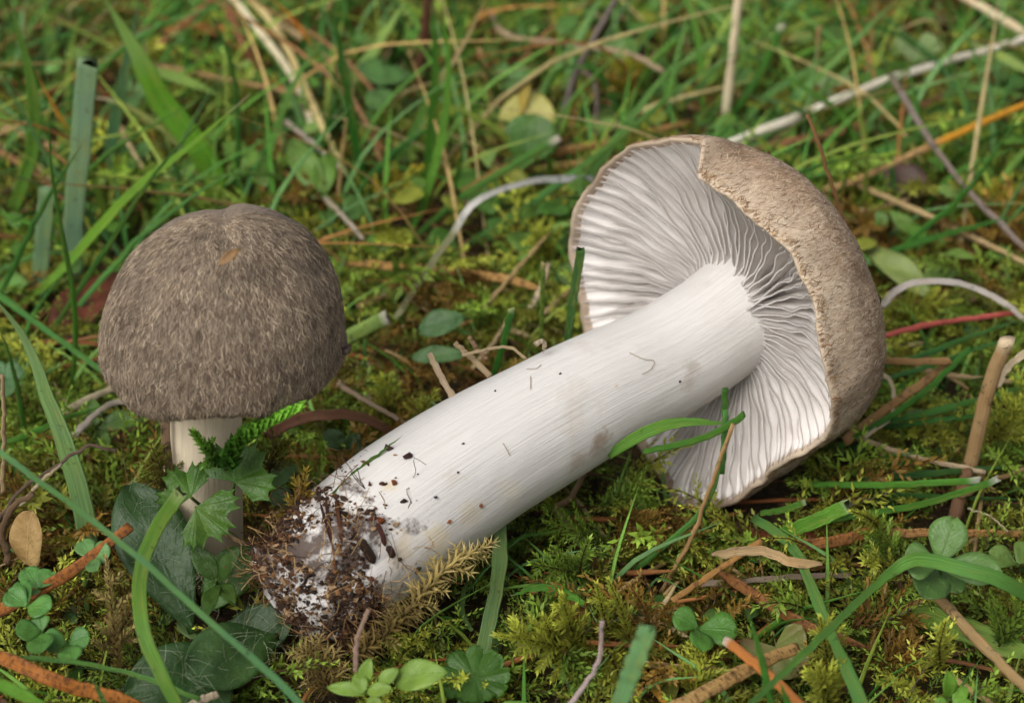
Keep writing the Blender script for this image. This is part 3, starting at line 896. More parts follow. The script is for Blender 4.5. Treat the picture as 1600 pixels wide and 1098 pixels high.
def clover(label, centre, tips, wpx, col, z=1.6, tipz=None, stalk_to=None, group=None, notch=0.06, cat='clover', vein=None, n=None):
    """three-part leaf: leaflets run from the picture point centre to each tip"""
    c = at_g(centre[0], centre[1], z)
    g0 = at_g(*(stalk_to or (centre[0] + 10, centre[1] + 60)), 0.1)
    root = empty('clover', g0, label, cat, group)
    stalk('stalk', root, [g0, (g0 + c) / 2 + np.array([0.06, 0.0, 0.1]), c - np.array([0, 0, 0.01])], 0.05, (86, 122, 64))
    for i, (x, y) in enumerate(tips):
        tz = z + (0.12 if tipz is None else tipz[i])
        t = at_g(x, y, tz)
        nn = nrm(np.array([random.uniform(-.25, .25), -0.45, 0.9])) if n is None else n
        V, F, uv = leaf_geo(c, t, nn, wpx[i] * px_cm(c) if hasattr(wpx, '__len__') else wpx * px_cm(c), 'obovate', 0.10, 0.16, notch=notch)
        mesh('leaflet', V, F, leaf_mat(col, vein=vein), root, uv=uv, origin=world_origin(root))
    LEAFY_PX.append((centre[0], centre[1], 1.0 * max(math.hypot(x - centre[0], y - centre[1]) for x, y in tips)))
    return root

def herb(label, pieces, col, name='herb', cat='herb', z=1.0, base=None, group=None, shape='oval', col2=None, vein=None, transl=0.2):
    """small plant: pieces = [(base px, tip px, width px, dz tip)], all from one stem"""
    b0 = pieces[0][0]
    g0 = at_g(*(base or (b0[0], b0[1] + 25)), 0.1)
    c = at_g(b0[0], b0[1], z)
    root = empty(name, g0, label, cat, group)
    stalk('stem', root, [g0, c], 0.06, (92, 120, 66))
    for (b, t, w, dz) in pieces:
        B = at_g(b[0], b[1], z); T = at_g(t[0], t[1], z + dz)
        V, F, uv = leaf_geo(B, T, nrm(np.array([random.uniform(-.3, .3), -0.5, 0.85])), w * px_cm(B), shape, 0.14, 0.22, nl=16, nw=9)
        mesh('leaf', V, F, leaf_mat(col, col2, vein, transl), root, uv=uv, origin=world_origin(root))
        LEAFY_PX.append(((b[0] + t[0]) / 2, (b[1] + t[1]) / 2, 0.5 * math.hypot(b[0] - t[0], b[1] - t[1])))
    return root

# ------------------------------------------------------------------ moss
def moss_branch(P, leaf, n, c0, c1, spread=0.75, wid=0.42, curve=0.25):
    """kite leaves spiralling round the path P"""
    t = (np.arange(n) + 0.5) / n
    idx = t * (len(P) - 1); i = idx.astype(int); i = np.minimum(i, len(P) - 2); f = (idx - i)[:, None]
    p = P[i] * (1 - f) + P[i + 1] * f
    T = nrm(P[i + 1] - P[i])
    a = np.arange(n) * 2.39996 + random.uniform(0, 6)
    ref = np.where(np.abs(T[:, 2:3]) > 0.9, np.array([[1.0, 0, 0]]), np.array([[0, 0, 1.0]]))
    X = nrm(np.cross(T, ref)); Y = np.cross(T, X)
    R = X * np.cos(a)[:, None] + Y * np.sin(a)[:, None]
    sp = spread * (1 - 0.55 * t ** 2)[:, None] * RNG.uniform(0.8, 1.2, (n, 1))
    D = nrm(T * np.cos(sp) + R * np.sin(sp)); S = nrm(np.cross(T, R)); Nn = np.cross(S, D)
    L = (leaf * (1 - 0.45 * t ** 1.5) * RNG.uniform(0.8, 1.2, n))[:, None]
    base = p; mid = p + D * L * 0.42
    tip = p + D * L + R * (curve * L)
    V = np.stack([base, mid + S * L * wid / 2 + Nn * L * 0.06, tip, mid - S * L * wid / 2 + Nn * L * 0.06], 1).reshape(-1, 3)
    k = np.arange(n)[:, None] * 4
    F = np.concatenate([k + np.array([0, 1, 2]), k + np.array([0, 2, 3])])
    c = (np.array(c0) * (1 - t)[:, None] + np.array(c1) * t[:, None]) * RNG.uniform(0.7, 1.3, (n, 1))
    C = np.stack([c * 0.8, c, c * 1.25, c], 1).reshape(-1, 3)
    return V, F, C

def moss_shoot(P, leaf, c0, c1, branches=8, blen=0.5, dens=55, spread=0.75, plane=None, cov=1.0, curve=0.25, stemc=(0.06, 0.03, 0.012), taper=0.7, wid=0.42):
    """main stem along P with side branches both ways; returns V,F3,C"""
    bag = []
    Lm = np.sum(np.linalg.norm(np.diff(P, axis=0), axis=1))
    bag.append(moss_branch(P, leaf, max(10, int(Lm * dens * cov)), c0, c1, spread, wid, curve))
    plane = nrm(np.array([0, -0.5, 0.86])) if plane is None else plane
    for b in range(branches):
        t = 0.10 + 0.80 * (b + random.random() * 0.6) / branches
        i = min(int(t * (len(P) - 1)), len(P) - 2)
        T = nrm(P[i + 1] - P[i]); S = nrm(np.cross(T, plane)) * (1 if b % 2 else -1)
        d = nrm(T * random.uniform(0.5, 0.9) + S * random.uniform(0.7, 1.0) + plane * random.uniform(-0.35, 0.35))
        l = blen * (1 - taper * t) * random.uniform(0.75, 1.25)
        Q = np.array([P[i], P[i] + d * l * 0.5, P[i] + d * l + plane * random.uniform(-0.25, 0.1) * l])
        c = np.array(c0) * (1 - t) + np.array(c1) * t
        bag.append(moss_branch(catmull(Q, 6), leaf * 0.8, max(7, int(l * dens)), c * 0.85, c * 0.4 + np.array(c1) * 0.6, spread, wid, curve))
    V, F, C, n = [], [], [], 0
    for v, f, c in bag:
        V.append(v); F.append(f + n); C.append(c); n += len(v)
    sv, sf, _u = strip(P, np.linspace(0.035, 0.012, len(P)), 1.0, m=4)
    q = sf[0] + n
    F.append(np.concatenate([q[:, :3], q[:, [0, 2, 3]]])); V.append(sv); C.append(np.tile(stemc, (len(sv), 1)))
    return np.vstack(V), np.vstack(F), np.vstack(C)

G_YEL = (lin((104, 104, 32)), lin((188, 196, 78)))
G_GRN = (lin((70, 92, 34)), lin((142, 172, 66)))
G_OLV = (lin((84, 70, 30)), lin((128, 134, 48)))
G_BRN = (lin((88, 62, 28)), lin((146, 116, 52)))
G_DRY = (lin((124, 104, 58)), lin((190, 172, 112)))

def sprig(label, pts, pal=G_GRN, leaf=0.15, branches=10, blen=0.55, z=(0.45, 1.1), dens=60, spread=0.75, curve=0.25, group=None, name='moss_sprig', y=None, taper=0.7, wid=0.42):
    P = catmull(path3(pts, z=None if y is not None else z, y=y), 14)
    V, F, C = moss_shoot(P, leaf, pal[0], pal[1], branches, blen, dens, spread, curve=curve, taper=taper, wid=wid)
    o = mesh(name, V, F, M_MOSS, origin=P[0], col=C, smooth=False)
    return tag(o, label, 'moss', group)
# ------------------------------------------------------------------ grass, left side and behind the upright mushroom
GR, LG, DG, BG, YG = (96, 146, 62), (132, 172, 78), (56, 104, 48), (110, 142, 118), (140, 158, 66)
bl('broad mid-green blade rising along the upper left edge of the photo', [(8, 372), (30, 300), (51, 230), (51, 152), (34, 67), (10, -12)], 19, (108, 158, 72))
bl('tall wide blue-grey blade with a squared-off top, upper left', [(118, 440), (116, 340), (126, 230), (138, 96)], 27, (128, 158, 134), taper='cut', base=(110, 146, 116), fold=0.2)
bl('short wide blue-grey blade left of the tall squared blue-grey one', [(60, 478), (66, 390), (74, 296)], 22, (118, 150, 122), taper='cut', fold=0.2)
bl('dark blue-green blade between the squared blue-grey blade and the broad bright blade', [(160, 300), (176, 210), (194, 120), (218, -8)], 17, (78, 120, 90))
bl('broad bright green blade arching down behind the top of the upright cap', [(352, 340), (322, 250), (256, 162), (209, 74), (158, -10)], 34, (104, 160, 52), tip=(140, 180, 88), tip_at=0.7, base_z=0.1)
bl('slim bright blade with a blunt tip beside the broad bright green blade', [(270, 235), (235, 150), (205, 95), (184, 62)], 12, LG)
bl('thin upright dark green blade leading down to the top of the upright cap', [(366, 330), (372, 250), (371, 169), (356, 84), (312, -10)], 8, (62, 112, 50), sec='needle')
bl('long light green blade with a whitish tip slanting up over the upper left', [(18, 490), (101, 417), (202, 304), (304, 223), (391, 147)], 13, (122, 172, 66), tip=(196, 176, 150), tip_at=0.97, lean=-0.5)
bl('dark green rolled blade running just below the light blade with whitish tip', [(64, 545), (115, 465), (179, 368), (236, 280), (297, 209), (344, 173)], 9, (54, 106, 40), sec='needle', tip=(120, 120, 60), tip_at=0.97)
bl('slender curved blade ending in mid-air above the upright cap', [(58, 574), (118, 485), (189, 404), (223, 368), (321, 294), (412, 245)], 8, (92, 148, 82), sec='needle', y=[0.6, 0.6, 0.2])
bl('upright dark blade with a fine pointed tip near the left edge', [(105, 634), (116, 560), (116, 475), (98, 368), (78, 246), (81, 160)], 9, (66, 124, 44), sec='needle', tip=(150, 100, 60), tip_at=0.98)
bl('short green blade crossing the upright pointed one near the left edge', [(-14, 490), (20, 420), (44, 368), (78, 304), (135, 215)], 8, (64, 118, 46), sec='needle', base_z=0.6)
bl('yellow-green blade with an orange tip, upper left', [(178, 385), (148, 287), (115, 216), (81, 162), (56, 110)], 10, (118, 148, 60), tip=(216, 152, 48), tip_at=0.72)
bl('thin teal blade sloping down towards the upright cap from the left edge', [(212, 428), (165, 368), (88, 270), (44, 192), (-8, 96)], 8, (84, 140, 92), sec='needle', base_z=0.3)
bl('pale drooping blade over the squared blue-grey blade', [(292, 245), (277, 226), (236, 188), (182, 160), (121, 146)], 8, (168, 178, 118), tip=(196, 186, 150), tip_at=0.75, base_z=1.2)
bl('yellowish short blade leaning right behind the slanting light blade', [(276, 300), (262, 262), (240, 220), (232, 196)], 9, (150, 160, 70), tip=(204, 140, 60), tip_at=0.8)
bl('flat green blade lying level across the upper left, behind the bright blade', [(225, 108), (285, 124), (345, 150)], 15, (128, 162, 90), z=2.0)
bl('green blade rising steeply beside the pale twig above the upright cap', [(392, 336), (420, 240), (455, 140), (505, 60)], 11, (98, 150, 80))
bl('blade orange above and green below, bending over in the top centre-left', [(540, 195), (532, 160), (500, 88), (455, 28), (418, -6)], 9, (98, 128, 48), tip=(220, 140, 50), tip_at=0.62, sec='needle')
bl('stout dark green blade rising left of centre at the top', [(572, 330), (562, 262), (545, 160), (528, 60), (514, -12)], 13, (50, 108, 40))
bl('dull green leaf blade beside the stout dark green one', [(560, 240), (548, 150), (528, 70), (490, -8)], 11, (96, 142, 92))
bl('light green broad blade slanting up to the top edge left of the brown stem', [(520, 180), (550, 128), (596, 62), (640, -10)], 15, (150, 184, 112))
bl('tall green blade next to the dark brown stem, top centre', [(636, 372), (668, 300), (692, 202), (701, 100), (686, -10)], 12, (104, 158, 68))
bl('second tall green blade tight against the one beside the dark brown stem', [(660, 330), (672, 220), (680, 110), (676, -10)], 14, (78, 134, 52))
bl('blade green below and straw-coloured above, leaning right at top centre', [(590, 300), (640, 216), (682, 135), (726, 67), (762, -8)], 10, (96, 144, 66), tip=(196, 172, 122), tip_at=0.58)
bl('green blade with a white cut end pointing at the grey stem', [(646, 374), (700, 325), (766, 280), (874, 216)], 10, (72, 128, 52), taper='cut', tip=(206, 196, 176), tip_at=0.985, sec='needle')
bl('long green blade sweeping up right behind the fallen cap', [(868, 372), (905, 300), (969, 209), (1020, 140), (1082, 66)], 13, (106, 154, 86))
bl('lower long green blade sweeping up right towards the fallen cap', [(735, 380), (850, 304), (952, 229), (1070, 132), (1130, 92)], 11, (78, 132, 66), sec='needle')
bl('pale thin blade leaning above the yellow and green round leaf', [(826, 178), (880, 90), (940, -10)], 9, (128, 170, 110))
bl('short green blade low between the white arched straw and fallen cap', [(748, 380), (800, 345), (860, 318), (905, 302)], 9, (92, 144, 74))
bl('small leaning blade close to the far rim of the fallen cap', [(858, 385), (880, 340), (912, 296)], 10, (96, 148, 72))
bl('green blade with a cut pale tip standing just above the fallen cap', [(1112, 222), (1150, 172), (1188, 115), (1222, 39)], 10, (66, 128, 48), taper='cut', tip=(214, 204, 180), tip_at=0.985, sec='needle')
bl('blurred blade leaning right behind the cut-tipped one over the fallen cap', [(1140, 222), (1200, 150), (1279, 100), (1325, 62)], 10, (104, 152, 90))
bl('long blurred blade leaning right towards the top edge, right of centre', [(1150, 235), (1230, 165), (1310, 90), (1410, -10)], 12, (112, 158, 98))
bl('third blurred leaning blade just above the long white straw', [(1160, 240), (1230, 190), (1310, 122), (1370, 68)], 9, (122, 164, 104))
bl('thin blurred blade far up between the two pale straws', [(1010, 160), (1080, 90), (1160, 40), (1195, -10)], 10, (110, 156, 90))
bl('blurred blade at the upper edge left of the upright straw', [(1000, 210), (1070, 160), (1130, 90), (1142, 50)], 9, (88, 138, 74))
bl('long green blade lying across the right above the orange straw', [(1222, 284), (1330, 256), (1465, 202), (1610, 146)], 13, (88, 142, 72), z=[1.0, 1.6])
bl('thin curved green blade rising to the right edge', [(1362, 432), (1431, 368), (1500, 310), (1549, 246), (1606, 160)], 8, (74, 136, 58), sec='needle', lean=-1.0)
bl('slim green blade running to the right edge below the rising curved one', [(1350, 406), (1472, 368), (1610, 332)], 9, (66, 124, 52), sec='needle', z=[0.9, 1.8])
bl('pale green blade tip drooping in from the upper right edge', [(1612, 114), (1560, 86), (1509, 63)], 12, (164, 188, 116), z=[2.2, 2.0], tip=(190, 190, 140), tip_at=0.85)
bl('blurred green blade crossing far behind at the upper right', [(1430, 200), (1500, 130), (1560, 92)], 9, (108, 150, 92))
bl('blurred flat blade at far upper right corner', [(1480, 130), (1540, 140), (1610, 152)], 11, (100, 146, 84), z=1.4)
for i, (lab, p, w, c) in enumerate([
    ('blurred upright blade in the top left corner beside the edge', [(92, 130), (78, 60), (66, -10)], 16, (120, 160, 82)),
    ('blurred dark blade at the top edge left of the brown stalks', [(215, 110), (236, 40), (262, -10)], 13, (84, 128, 62)),
    ('blurred tall blade at the top edge between two pale straws', [(420, 150), (474, 70), (476, -10)], 11, (78, 130, 70)),
    ('blurred soft blade at the top edge right of the brown stem', [(740, 140), (722, 60), (735, -10)], 11, (88, 140, 58)),
    ('broad blurred leaf blade lying along the top edge near centre', [(800, 26), (900, 8), (1010, -4)], 26, (98, 160, 60)),
    ('blurred upright blade at the top edge above the fallen cap', [(1076, 90), (1100, 40), (1088, -10)], 15, (92, 142, 60)),
    ('blurred blade at the top edge above the white straw', [(1330, 80), (1350, 30), (1344, -10)], 14, (94, 150, 60)),
    ('blurred blade leaning left at the top edge near the right corner', [(1440, 60), (1428, 20), (1398, -10)], 12, (88, 142, 64)),
]):
    bl(lab, p, w, c)

# left edge, lower
bl('wide ridged blue-green blade curving down the left side', [(128, 985), (138, 850), (112, 725), (71, 613), (40, 532), (-14, 458)], 33, (116, 152, 106), fold=0.25, y=[-7.4, -7.0, -6.2, -5.8], tip=(126, 158, 96), tip_at=0.8)
bl('short dark green blade pointing right below the upright cap, left', [(-12, 700), (60, 672), (101, 654), (169, 630)], 11, (70, 128, 46), y=[-5.2, -6.6], tip=(150, 170, 80), tip_at=0.97, sec='needle')
bl('long thin blade running from the left edge to the upright stem', [(-10, 455), (81, 522), (162, 580), (240, 622)], 10, (78, 134, 72), z=[1.7, 0.9], sec='needle', taper='even')
bl('thin arched blade low behind the left grass', [(-10, 426), (57, 399), (110, 396), (156, 402)], 8, (96, 146, 80), z=[1.0, 1.6], sec='needle')
bl('thin upright blade at the left edge below the wide ridged one', [(44, 720), (30, 620), (16, 560), (-4, 505)], 9, (64, 118, 46), y=[-4.6, -4.6], sec='needle')
bl('very thin long front blade crossing the lower left corner diagonally', [(490, 1116), (400, 1033), (321, 964), (236, 887), (152, 819), (30, 728), (-20, 692)], 11, (106, 158, 112), y=[-12.9, -12.0, -11.0], taper='even', sec='needle')
bl('bright curved blade with a cut end in front of the dark hairy leaves', [(282, 1112), (250, 1049), (223, 981), (219, 897), (243, 829), (284, 766)], 23, (108, 154, 66), y=[-12.4, -12.0, -10.8, -9.8], taper='cut', tip=(170, 190, 120), tip_at=0.98, fold=0.3)
bl('thin level blade across the bottom left', [(-12, 1026), (101, 1032), (216, 1055), (312, 1092)], 9, (96, 150, 84), z=[1.9, 1.6], taper='even', sec='needle')
bl('broad blurred blade cutting the bottom left corner', [(-20, 1058), (20, 1078), (90, 1112)], 20, (98, 150, 58), z=2.6)
bl('tiny upright blade tip at the bottom edge below the brown needle', [(170, 1112), (152, 1075), (140, 1056)], 8, (120, 160, 90), y=-12.0)
bl('dark blade slanting beside the bright curved blade at the bottom', [(206, 1090), (232, 1040), (245, 998)], 8, (72, 116, 52), z=[0.8, 1.4], sec='needle')
# between and in front of the mushrooms
bl('thick cut green stalk with an orange and purple side, right of the upright cap', [(508, 540), (540, 528), (606, 495)], 24, (122, 150, 84), taper='cut', z=[1.2, 1.9], tip=(206, 196, 186), tip_at=0.96, base=(150, 110, 100), sec='needle')
bl('dark green cut stem standing just behind the fallen stem', [(770, 590), (784, 545), (800, 482)], 11, (58, 116, 42), taper='cut', tip=(170, 180, 120), tip_at=0.98, sec='needle', y=[-5.6, -5.7])
bl('yellow-green cut stem upright between the twigs and the fallen cap', [(845, 535), (847, 470), (849, 411)], 8, (110, 140, 62), taper='cut', tip=(196, 176, 130), tip_at=0.96, sec='needle', y=-3.6)
bl('dark green cut blade beside the far rim of the fallen cap', [(886, 540), (895, 470), (908, 390)], 14, (70, 112, 62), taper='cut', y=[-4.6, -4.6], fold=0.3)
bl('thin green needle blade hugging the upper side of the fallen stem base', [(520, 772), (560, 734), (630, 680)], 7, (84, 128, 62), y=[-9.0, -8.2], sec='needle')
bl('ridged grey-green blade hanging straight down under the fallen stem', [(722, 1116), (750, 1030), (772, 935), (781, 870), (780, 800)], 27, (118, 150, 104), y=[-11.2, -9.8, -8.6, -7.8], taper='even', fold=0.3)
bl('short bright green blade tip lying on the moss right of the hanging blade', [(915, 945), (880, 925), (840, 918), (797, 931)], 14, (104, 166, 66), z=[0.9, 1.4], tip=(190, 170, 150), tip_at=0.97)
bl('thin hooked blade in the shade left of the hanging ridged blade', [(738, 985), (722, 955), (728, 915), (748, 885)], 9, (96, 128, 74), z=0.9, tip=(120, 90, 60), tip_at=0.9)
bl('thin loop of blade in the moss under the fallen stem', [(780, 862), (820, 838), (875, 830)], 7, (86, 132, 60), z=1.0)
bl('wide blade tucked under the fallen stem, pointing at the gills', [(950, 712), (1000, 680), (1060, 660), (1150, 662)], 20, (104, 154, 70), y=[-6.9, -7.3], tip=(120, 160, 80), tip_at=0.9)
bl('narrow cut blade crossing in front of the lower gills', [(1005, 706), (1070, 692), (1118, 676), (1163, 648)], 11, (80, 132, 54), y=[-7.2, -7.6], taper='cut', sec='needle')
bl('small upright blade standing before the lower gills under the stem', [(1128, 740), (1132, 680), (1133, 608)], 10, (76, 124, 56), y=[-6.7, -6.5], taper='cut', sec='needle')
bl('long thin blade bowing out from the lower gills towards the moss', [(955, 920), (1040, 850), (1098, 795), (1128, 710), (1134, 640)], 10, (92, 148, 78), y=[-7.4, -7.6, -7.2], sec='needle', taper='even')
bl('stiff blurred blue-green blade standing at the bottom edge near centre', [(962, 1120), (990, 1040), (1014, 978)], 30, (112, 158, 118), y=[-14.2, -14.0], taper='cut', fold=0.25)
bl('green blade running from under the fallen cap down to the bottom edge', [(1355, 1118), (1296, 984), (1262, 903), (1235, 850), (1176, 808)], 18, (104, 156, 88), z=[1.9, 1.3, 0.8], taper='even')
bl('broad bent blade draped over the clover, its narrow end reaching the bottom edge', [(1612, 934), (1560, 905), (1499, 887), (1440, 874), (1404, 886), (1347, 934), (1262, 1015), (1160, 1112)], 25, (98, 148, 76), z=[2.0, 2.5, 2.4, 2.1, 2.4, 2.6], fold=0.35, taper='bent', n=60)
bl('broad cut blade lying right of the foot of the fallen cap', [(1215, 836), (1270, 815), (1327, 789)], 24, (98, 154, 58), z=[0.8, 1.5], taper='cut', tip=(190, 204, 160), tip_at=0.98)
bl('small cut blade just under the lower edge of the fallen cap', [(1188, 802), (1225, 796), (1259, 784)], 10, (84, 136, 56), z=[1.0, 1.2], taper='cut', tip=(180, 190, 140), tip_at=0.96)
bl('long level blade with a white frayed end, right of the fallen cap', [(1270, 757), (1400, 757), (1532, 750)], 11, (86, 146, 62), z=[1.1, 1.6], taper='cut', tip=(216, 214, 196), tip_at=0.985, sec='needle')
bl('long blade curving up under the level frayed one to a white tip', [(1300, 812), (1431, 789), (1510, 766), (1562, 747)], 11, (80, 136, 56), z=[1.0, 1.7], taper='cut', tip=(210, 210, 190), tip_at=0.98)
bl('dark level blade in the gap above the frayed blade at the right', [(1345, 750), (1470, 738), (1612, 726)], 11, (64, 110, 60), z=1.0, sec='needle')
bl('dark level blade under the curved white-tipped blade, right edge', [(1330, 770), (1470, 776), (1612, 780)], 9, (58, 106, 54), z=0.7, sec='needle')
bl('light wide upright blade standing behind the folded straw', [(1337, 805), (1337, 745), (1340, 680)], 31, (128, 162, 92), y=[-4.2, -3.6], fold=0.2, taper='cut')
bl('dark blade sloping up beside the folded straw to a cut end', [(1312, 698), (1431, 623), (1516, 544)], 10, (72, 128, 52), z=[1.0, 2.0], taper='cut', sec='needle')
bl('upper of the green blades fanning out right of the fallen cap', [(1380, 572), (1448, 552), (1520, 525), (1612, 494)], 10, (68, 126, 66), z=[1.0, 1.6], sec='needle')
bl('second green blade of the fan right of the fallen cap, beneath the pink stem', [(1365, 598), (1450, 572), (1540, 540), (1612, 528)], 9, (78, 134, 74), z=[1.0, 1.4], sec='needle')
bl('third green blade of the fan, passing behind the thick cut straw', [(1385, 660), (1470, 640), (1545, 620), (1612, 600)], 12, (70, 124, 62), z=[1.0, 1.4], sec='needle')
bl('lowest green blade of the fan, running level to the right edge', [(1380, 668), (1480, 655), (1612, 640)], 9, (62, 114, 58), z=[0.8, 1.2], sec='needle')
bl('wide muted blade lying behind the tan straw at lower right', [(1425, 955), (1510, 985), (1612, 1024)], 40, (112, 146, 74), z=[0.7, 1.0], taper='both')
bl('upright green spike in front of the orange needles, lower right', [(1208, 1116), (1190, 1030), (1168, 952)], 12, (74, 136, 56), y=[-12.6, -12.2], sec='needle')
bl('short green spike at the bottom edge beside the taller spike', [(1240, 1116), (1230, 1095), (1219, 1066)], 10, (82, 142, 62), y=[-12.9, -12.9], sec='needle')
bl('thin yellow-orange blade in the dark bottom gap by the stiff blue-green blade', [(1048, 1106), (1022, 1078), (1004, 1055)], 9, (206, 150, 50), z=0.8, kind='dry')

# ------------------------------------------------------------------ dry stalks, straw and needles
dry('long white straw slanting up from behind the fallen cap to the right edge', [(1130, 228), (1249, 182), (1387, 125), (1612, 58)], 14, (240, 229, 210), z=[1.4, 2.4], tip=(232, 220, 202), wob=0.02)
dry('pale straw standing upright behind the top of the fallen cap', [(1128, 228), (1141, 118), (1155, -14)], 15, (236, 220, 184), base_z=0.3)
dry('pale straw across the upper right corner', [(1500, -8), (1552, 22), (1612, 58)], 14, (236, 218, 180), z=2.5)
dry('cream straw slanting down from the top edge left of centre', [(358, -10), (410, 55), (455, 118), (492, 205)], 12, (236, 224, 188), z=[2.4, 1.2])
dry('yellowish straw beside the cream straw, reaching the moss', [(384, -10), (440, 60), (500, 190), (540, 275)], 12, (222, 202, 140), z=[2.2, 1.0])
dry('fawn straw lying crosswise under the cream straws', [(410, 20), (470, 60), (528, 108)], 12, (190, 166, 122), z=1.3)
dry('brown stalk leaning right at the top edge, upper left', [(238, 80), (290, 36), (340, -8)], 11, (150, 104, 66), z=[1.0, 2.0])
dry('rust-brown stalk dropping from the top edge beside the leaning brown stalk', [(398, 115), (376, 60), (346, -8)], 15, (146, 98, 66), z=[0.9, 1.8])
dry('thin tan straw lying level across the upper left', [(230, 100), (340, 122), (462, 146)], 9, (168, 136, 92), z=1.8)
dry('orange blade remnant lying above the tan level straw', [(255, 50), (310, 42), (365, 48)], 12, (176, 118, 56), z=1.2)
dry('grey twig pointing down right above the upright cap', [(446, 190), (490, 225), (530, 264)], 8, (176, 164, 148), z=[2.0, 1.4])
dry('bent grey twig right of the upright cap top', [(508, 310), (536, 338), (568, 374)], 8, (178, 166, 146), z=1.6)
dry('tan straw lying at the left edge, upper of two', [(-12, 196), (60, 218), (115, 246)], 14, (186, 150, 108), z=1.2, sec='needle')
needle('brown needle below the tan straw at the left edge', [(-12, 230), (50, 268), (108, 318)], 11, (172, 120, 78), z=1.4)
needle('reddish curled needle lying behind the upright blade on the left', [(106, 260), (132, 290), (190, 290), (285, 298)], 12, (166, 100, 64), z=1.2)
needle('orange-brown needle pair member lying above, behind the tangle at left', [(60, 150), (100, 135), (130, 120)], 14, (180, 112, 66), z=1.0)
dry('pale straw peeping below the broad bright blade on the left', [(186, 195), (210, 240), (235, 282)], 8, (196, 176, 130), z=1.6)
dry('dark brown woody stem standing at top centre', [(650, 178), (660, 90), (670, -12)], 17, (88, 56, 36), base_z=0.2)
fork = dry('purple-grey forked stem leaning right at top centre', [(872, 235), (884, 170), (903, 108), (968, -10)], 10, (128, 116, 112), base_z=0.3)
Pf = catmull(path3([(903, 110), (926, 122), (932, 160), (930, 215)], z=[1.5, 1.0]), 16)
Vf, Ff, uf = strip(Pf, np.full(16, 0.09), 0.95)
mesh('side_twig', Vf, Ff, blade_mat((140, 122, 112), kind='dry'), fork, uv=uf, origin=world_origin(fork))
dry('orange-tan bent stem left of the yellow and green leaf', [(764, 210), (768, 160), (760, 110), (748, 76)], 9, (190, 146, 102), base_z=0.4)
dry('fawn straw bent across the top right of centre', [(766, 16), (790, 54), (880, 68), (982, 84), (1036, 112)], 8, (180, 158, 128), z=2.0, sec='needle')
needle('long orange needle lying behind the fallen cap, upper of the pair', [(720, 298), (834, 246), (969, 219), (1082, 188)], 12, (190, 130, 74), z=1.4)
needle('long orange needle lying behind the fallen cap, lower of the pair', [(790, 272), (900, 256), (980, 246), (1078, 206)], 11, (196, 142, 88), z=1.2)
dry('silvery arched straw bending down left of the fallen cap', [(940, 280), (834, 283), (746, 314), (712, 358), (665, 427), (618, 498)], 10, (226, 224, 218), sec='flat', z=[1.6, 2.4, 1.6, 0.8], base=(206, 206, 204), tip=(128, 128, 92), tip_at=0.62, fold=0.3)
needle('straight orange needle lying between the two mushrooms', [(545, 411), (675, 421), (800, 438), (850, 456)], 14, (196, 138, 78), z=1.1)
dry('tan straw under the straight orange needle', [(560, 480), (625, 455), (720, 440)], 9, (168, 140, 96), z=0.8)
dry('thin tan straw slanting up towards the far rim of the fallen cap', [(752, 486), (800, 430), (860, 362)], 7, (186, 160, 112), z=[0.9, 1.5])
dry('thin tan straw running into the moss left of the fallen stem middle', [(738, 575), (775, 530), (800, 488)], 7, (198, 178, 134), z=[1.2, 1.3])
dry('broken pale twig leaning on the fallen stem', [(712, 628), (690, 590), (671, 553)], 11, (196, 172, 142), y=[-6.9, -6.5], wob=0.01)
dry('tan twig with a broken end above the fallen stem', [(766, 588), (740, 562), (711, 536)], 10, (186, 162, 126), y=[-5.9, -5.5])
dry('small brown twig end beside the tan broken twig', [(760, 562), (745, 545), (733, 526)], 7, (160, 130, 100), y=[-5.4, -5.2])
dry('hair-thin pale straw bent across the twigs above the stem', [(722, 555), (790, 542), (822, 560)], 5, (206, 184, 146), y=[-5.8, -5.9])
dry('cluster straw, pale one leaning near the far cap rim', [(828, 484), (845, 450), (858, 412)], 9, (202, 186, 156), z=[0.9, 1.4])
dry('tan straw lying below the far cap rim', [(850, 490), (890, 455), (925, 430)], 9, (190, 164, 122), z=1.0)
dry('small curled pale husk on the upper edge of the fallen stem', [(836, 538), (848, 533), (852, 545)], 8, (204, 186, 160), y=[-6.3, -6.3], sec='needle')
dry('reddish-brown dead blade arching right of the upright stem', [(418, 682), (455, 660), (500, 648), (560, 650), (600, 668), (626, 692)], 17, (150, 108, 84), name='dead_grass_blade', cat='dead grass', sec='flat', fold=0.3, z=[1.0, 1.9, 2.0, 1.3], base=(96, 56, 48))
dry('grey straw lying right of the upright cap, above the dead arched blade', [(528, 600), (570, 625), (645, 668)], 8, (150, 132, 110), z=1.3)
dry('pale flat straw tucked behind the upright cap right side', [(524, 596), (560, 612), (600, 640)], 10, (196, 182, 158), z=0.9, sec='needle')
dry('orange needle seen left of the upright cap', [(100, 536), (130, 530), (165, 522)], 6, (184, 132, 86), z=1.0)
dry('pale twig lying left of the upright stem', [(100, 644), (150, 618), (206, 596)], 12, (200, 186, 154), z=1.2, sec='needle')
dry('silver-grey twig with a bend left of the upright stem', [(116, 680), (158, 640), (196, 626), (244, 632)], 10, (178, 168, 154), z=1.4, sec='needle')
dry('tan dead straw in the shade left of the upright stem', [(140, 715), (180, 690), (228, 655)], 11, (140, 116, 84), z=0.8, sec='needle')
dry('fine tan stalk standing at the left edge with frayed tip', [(4, 770), (6, 670), (4, 585)], 7, (186, 160, 124), y=[-7.4, -7.4], wob=0.03)
dry('dark twig with curled pale tips beside the wide ridged blade', [(0, 812), (30, 768), (88, 728), (138, 697), (182, 705)], 6, (112, 94, 80), y=[-8.4, -8.8], wob=0.04)
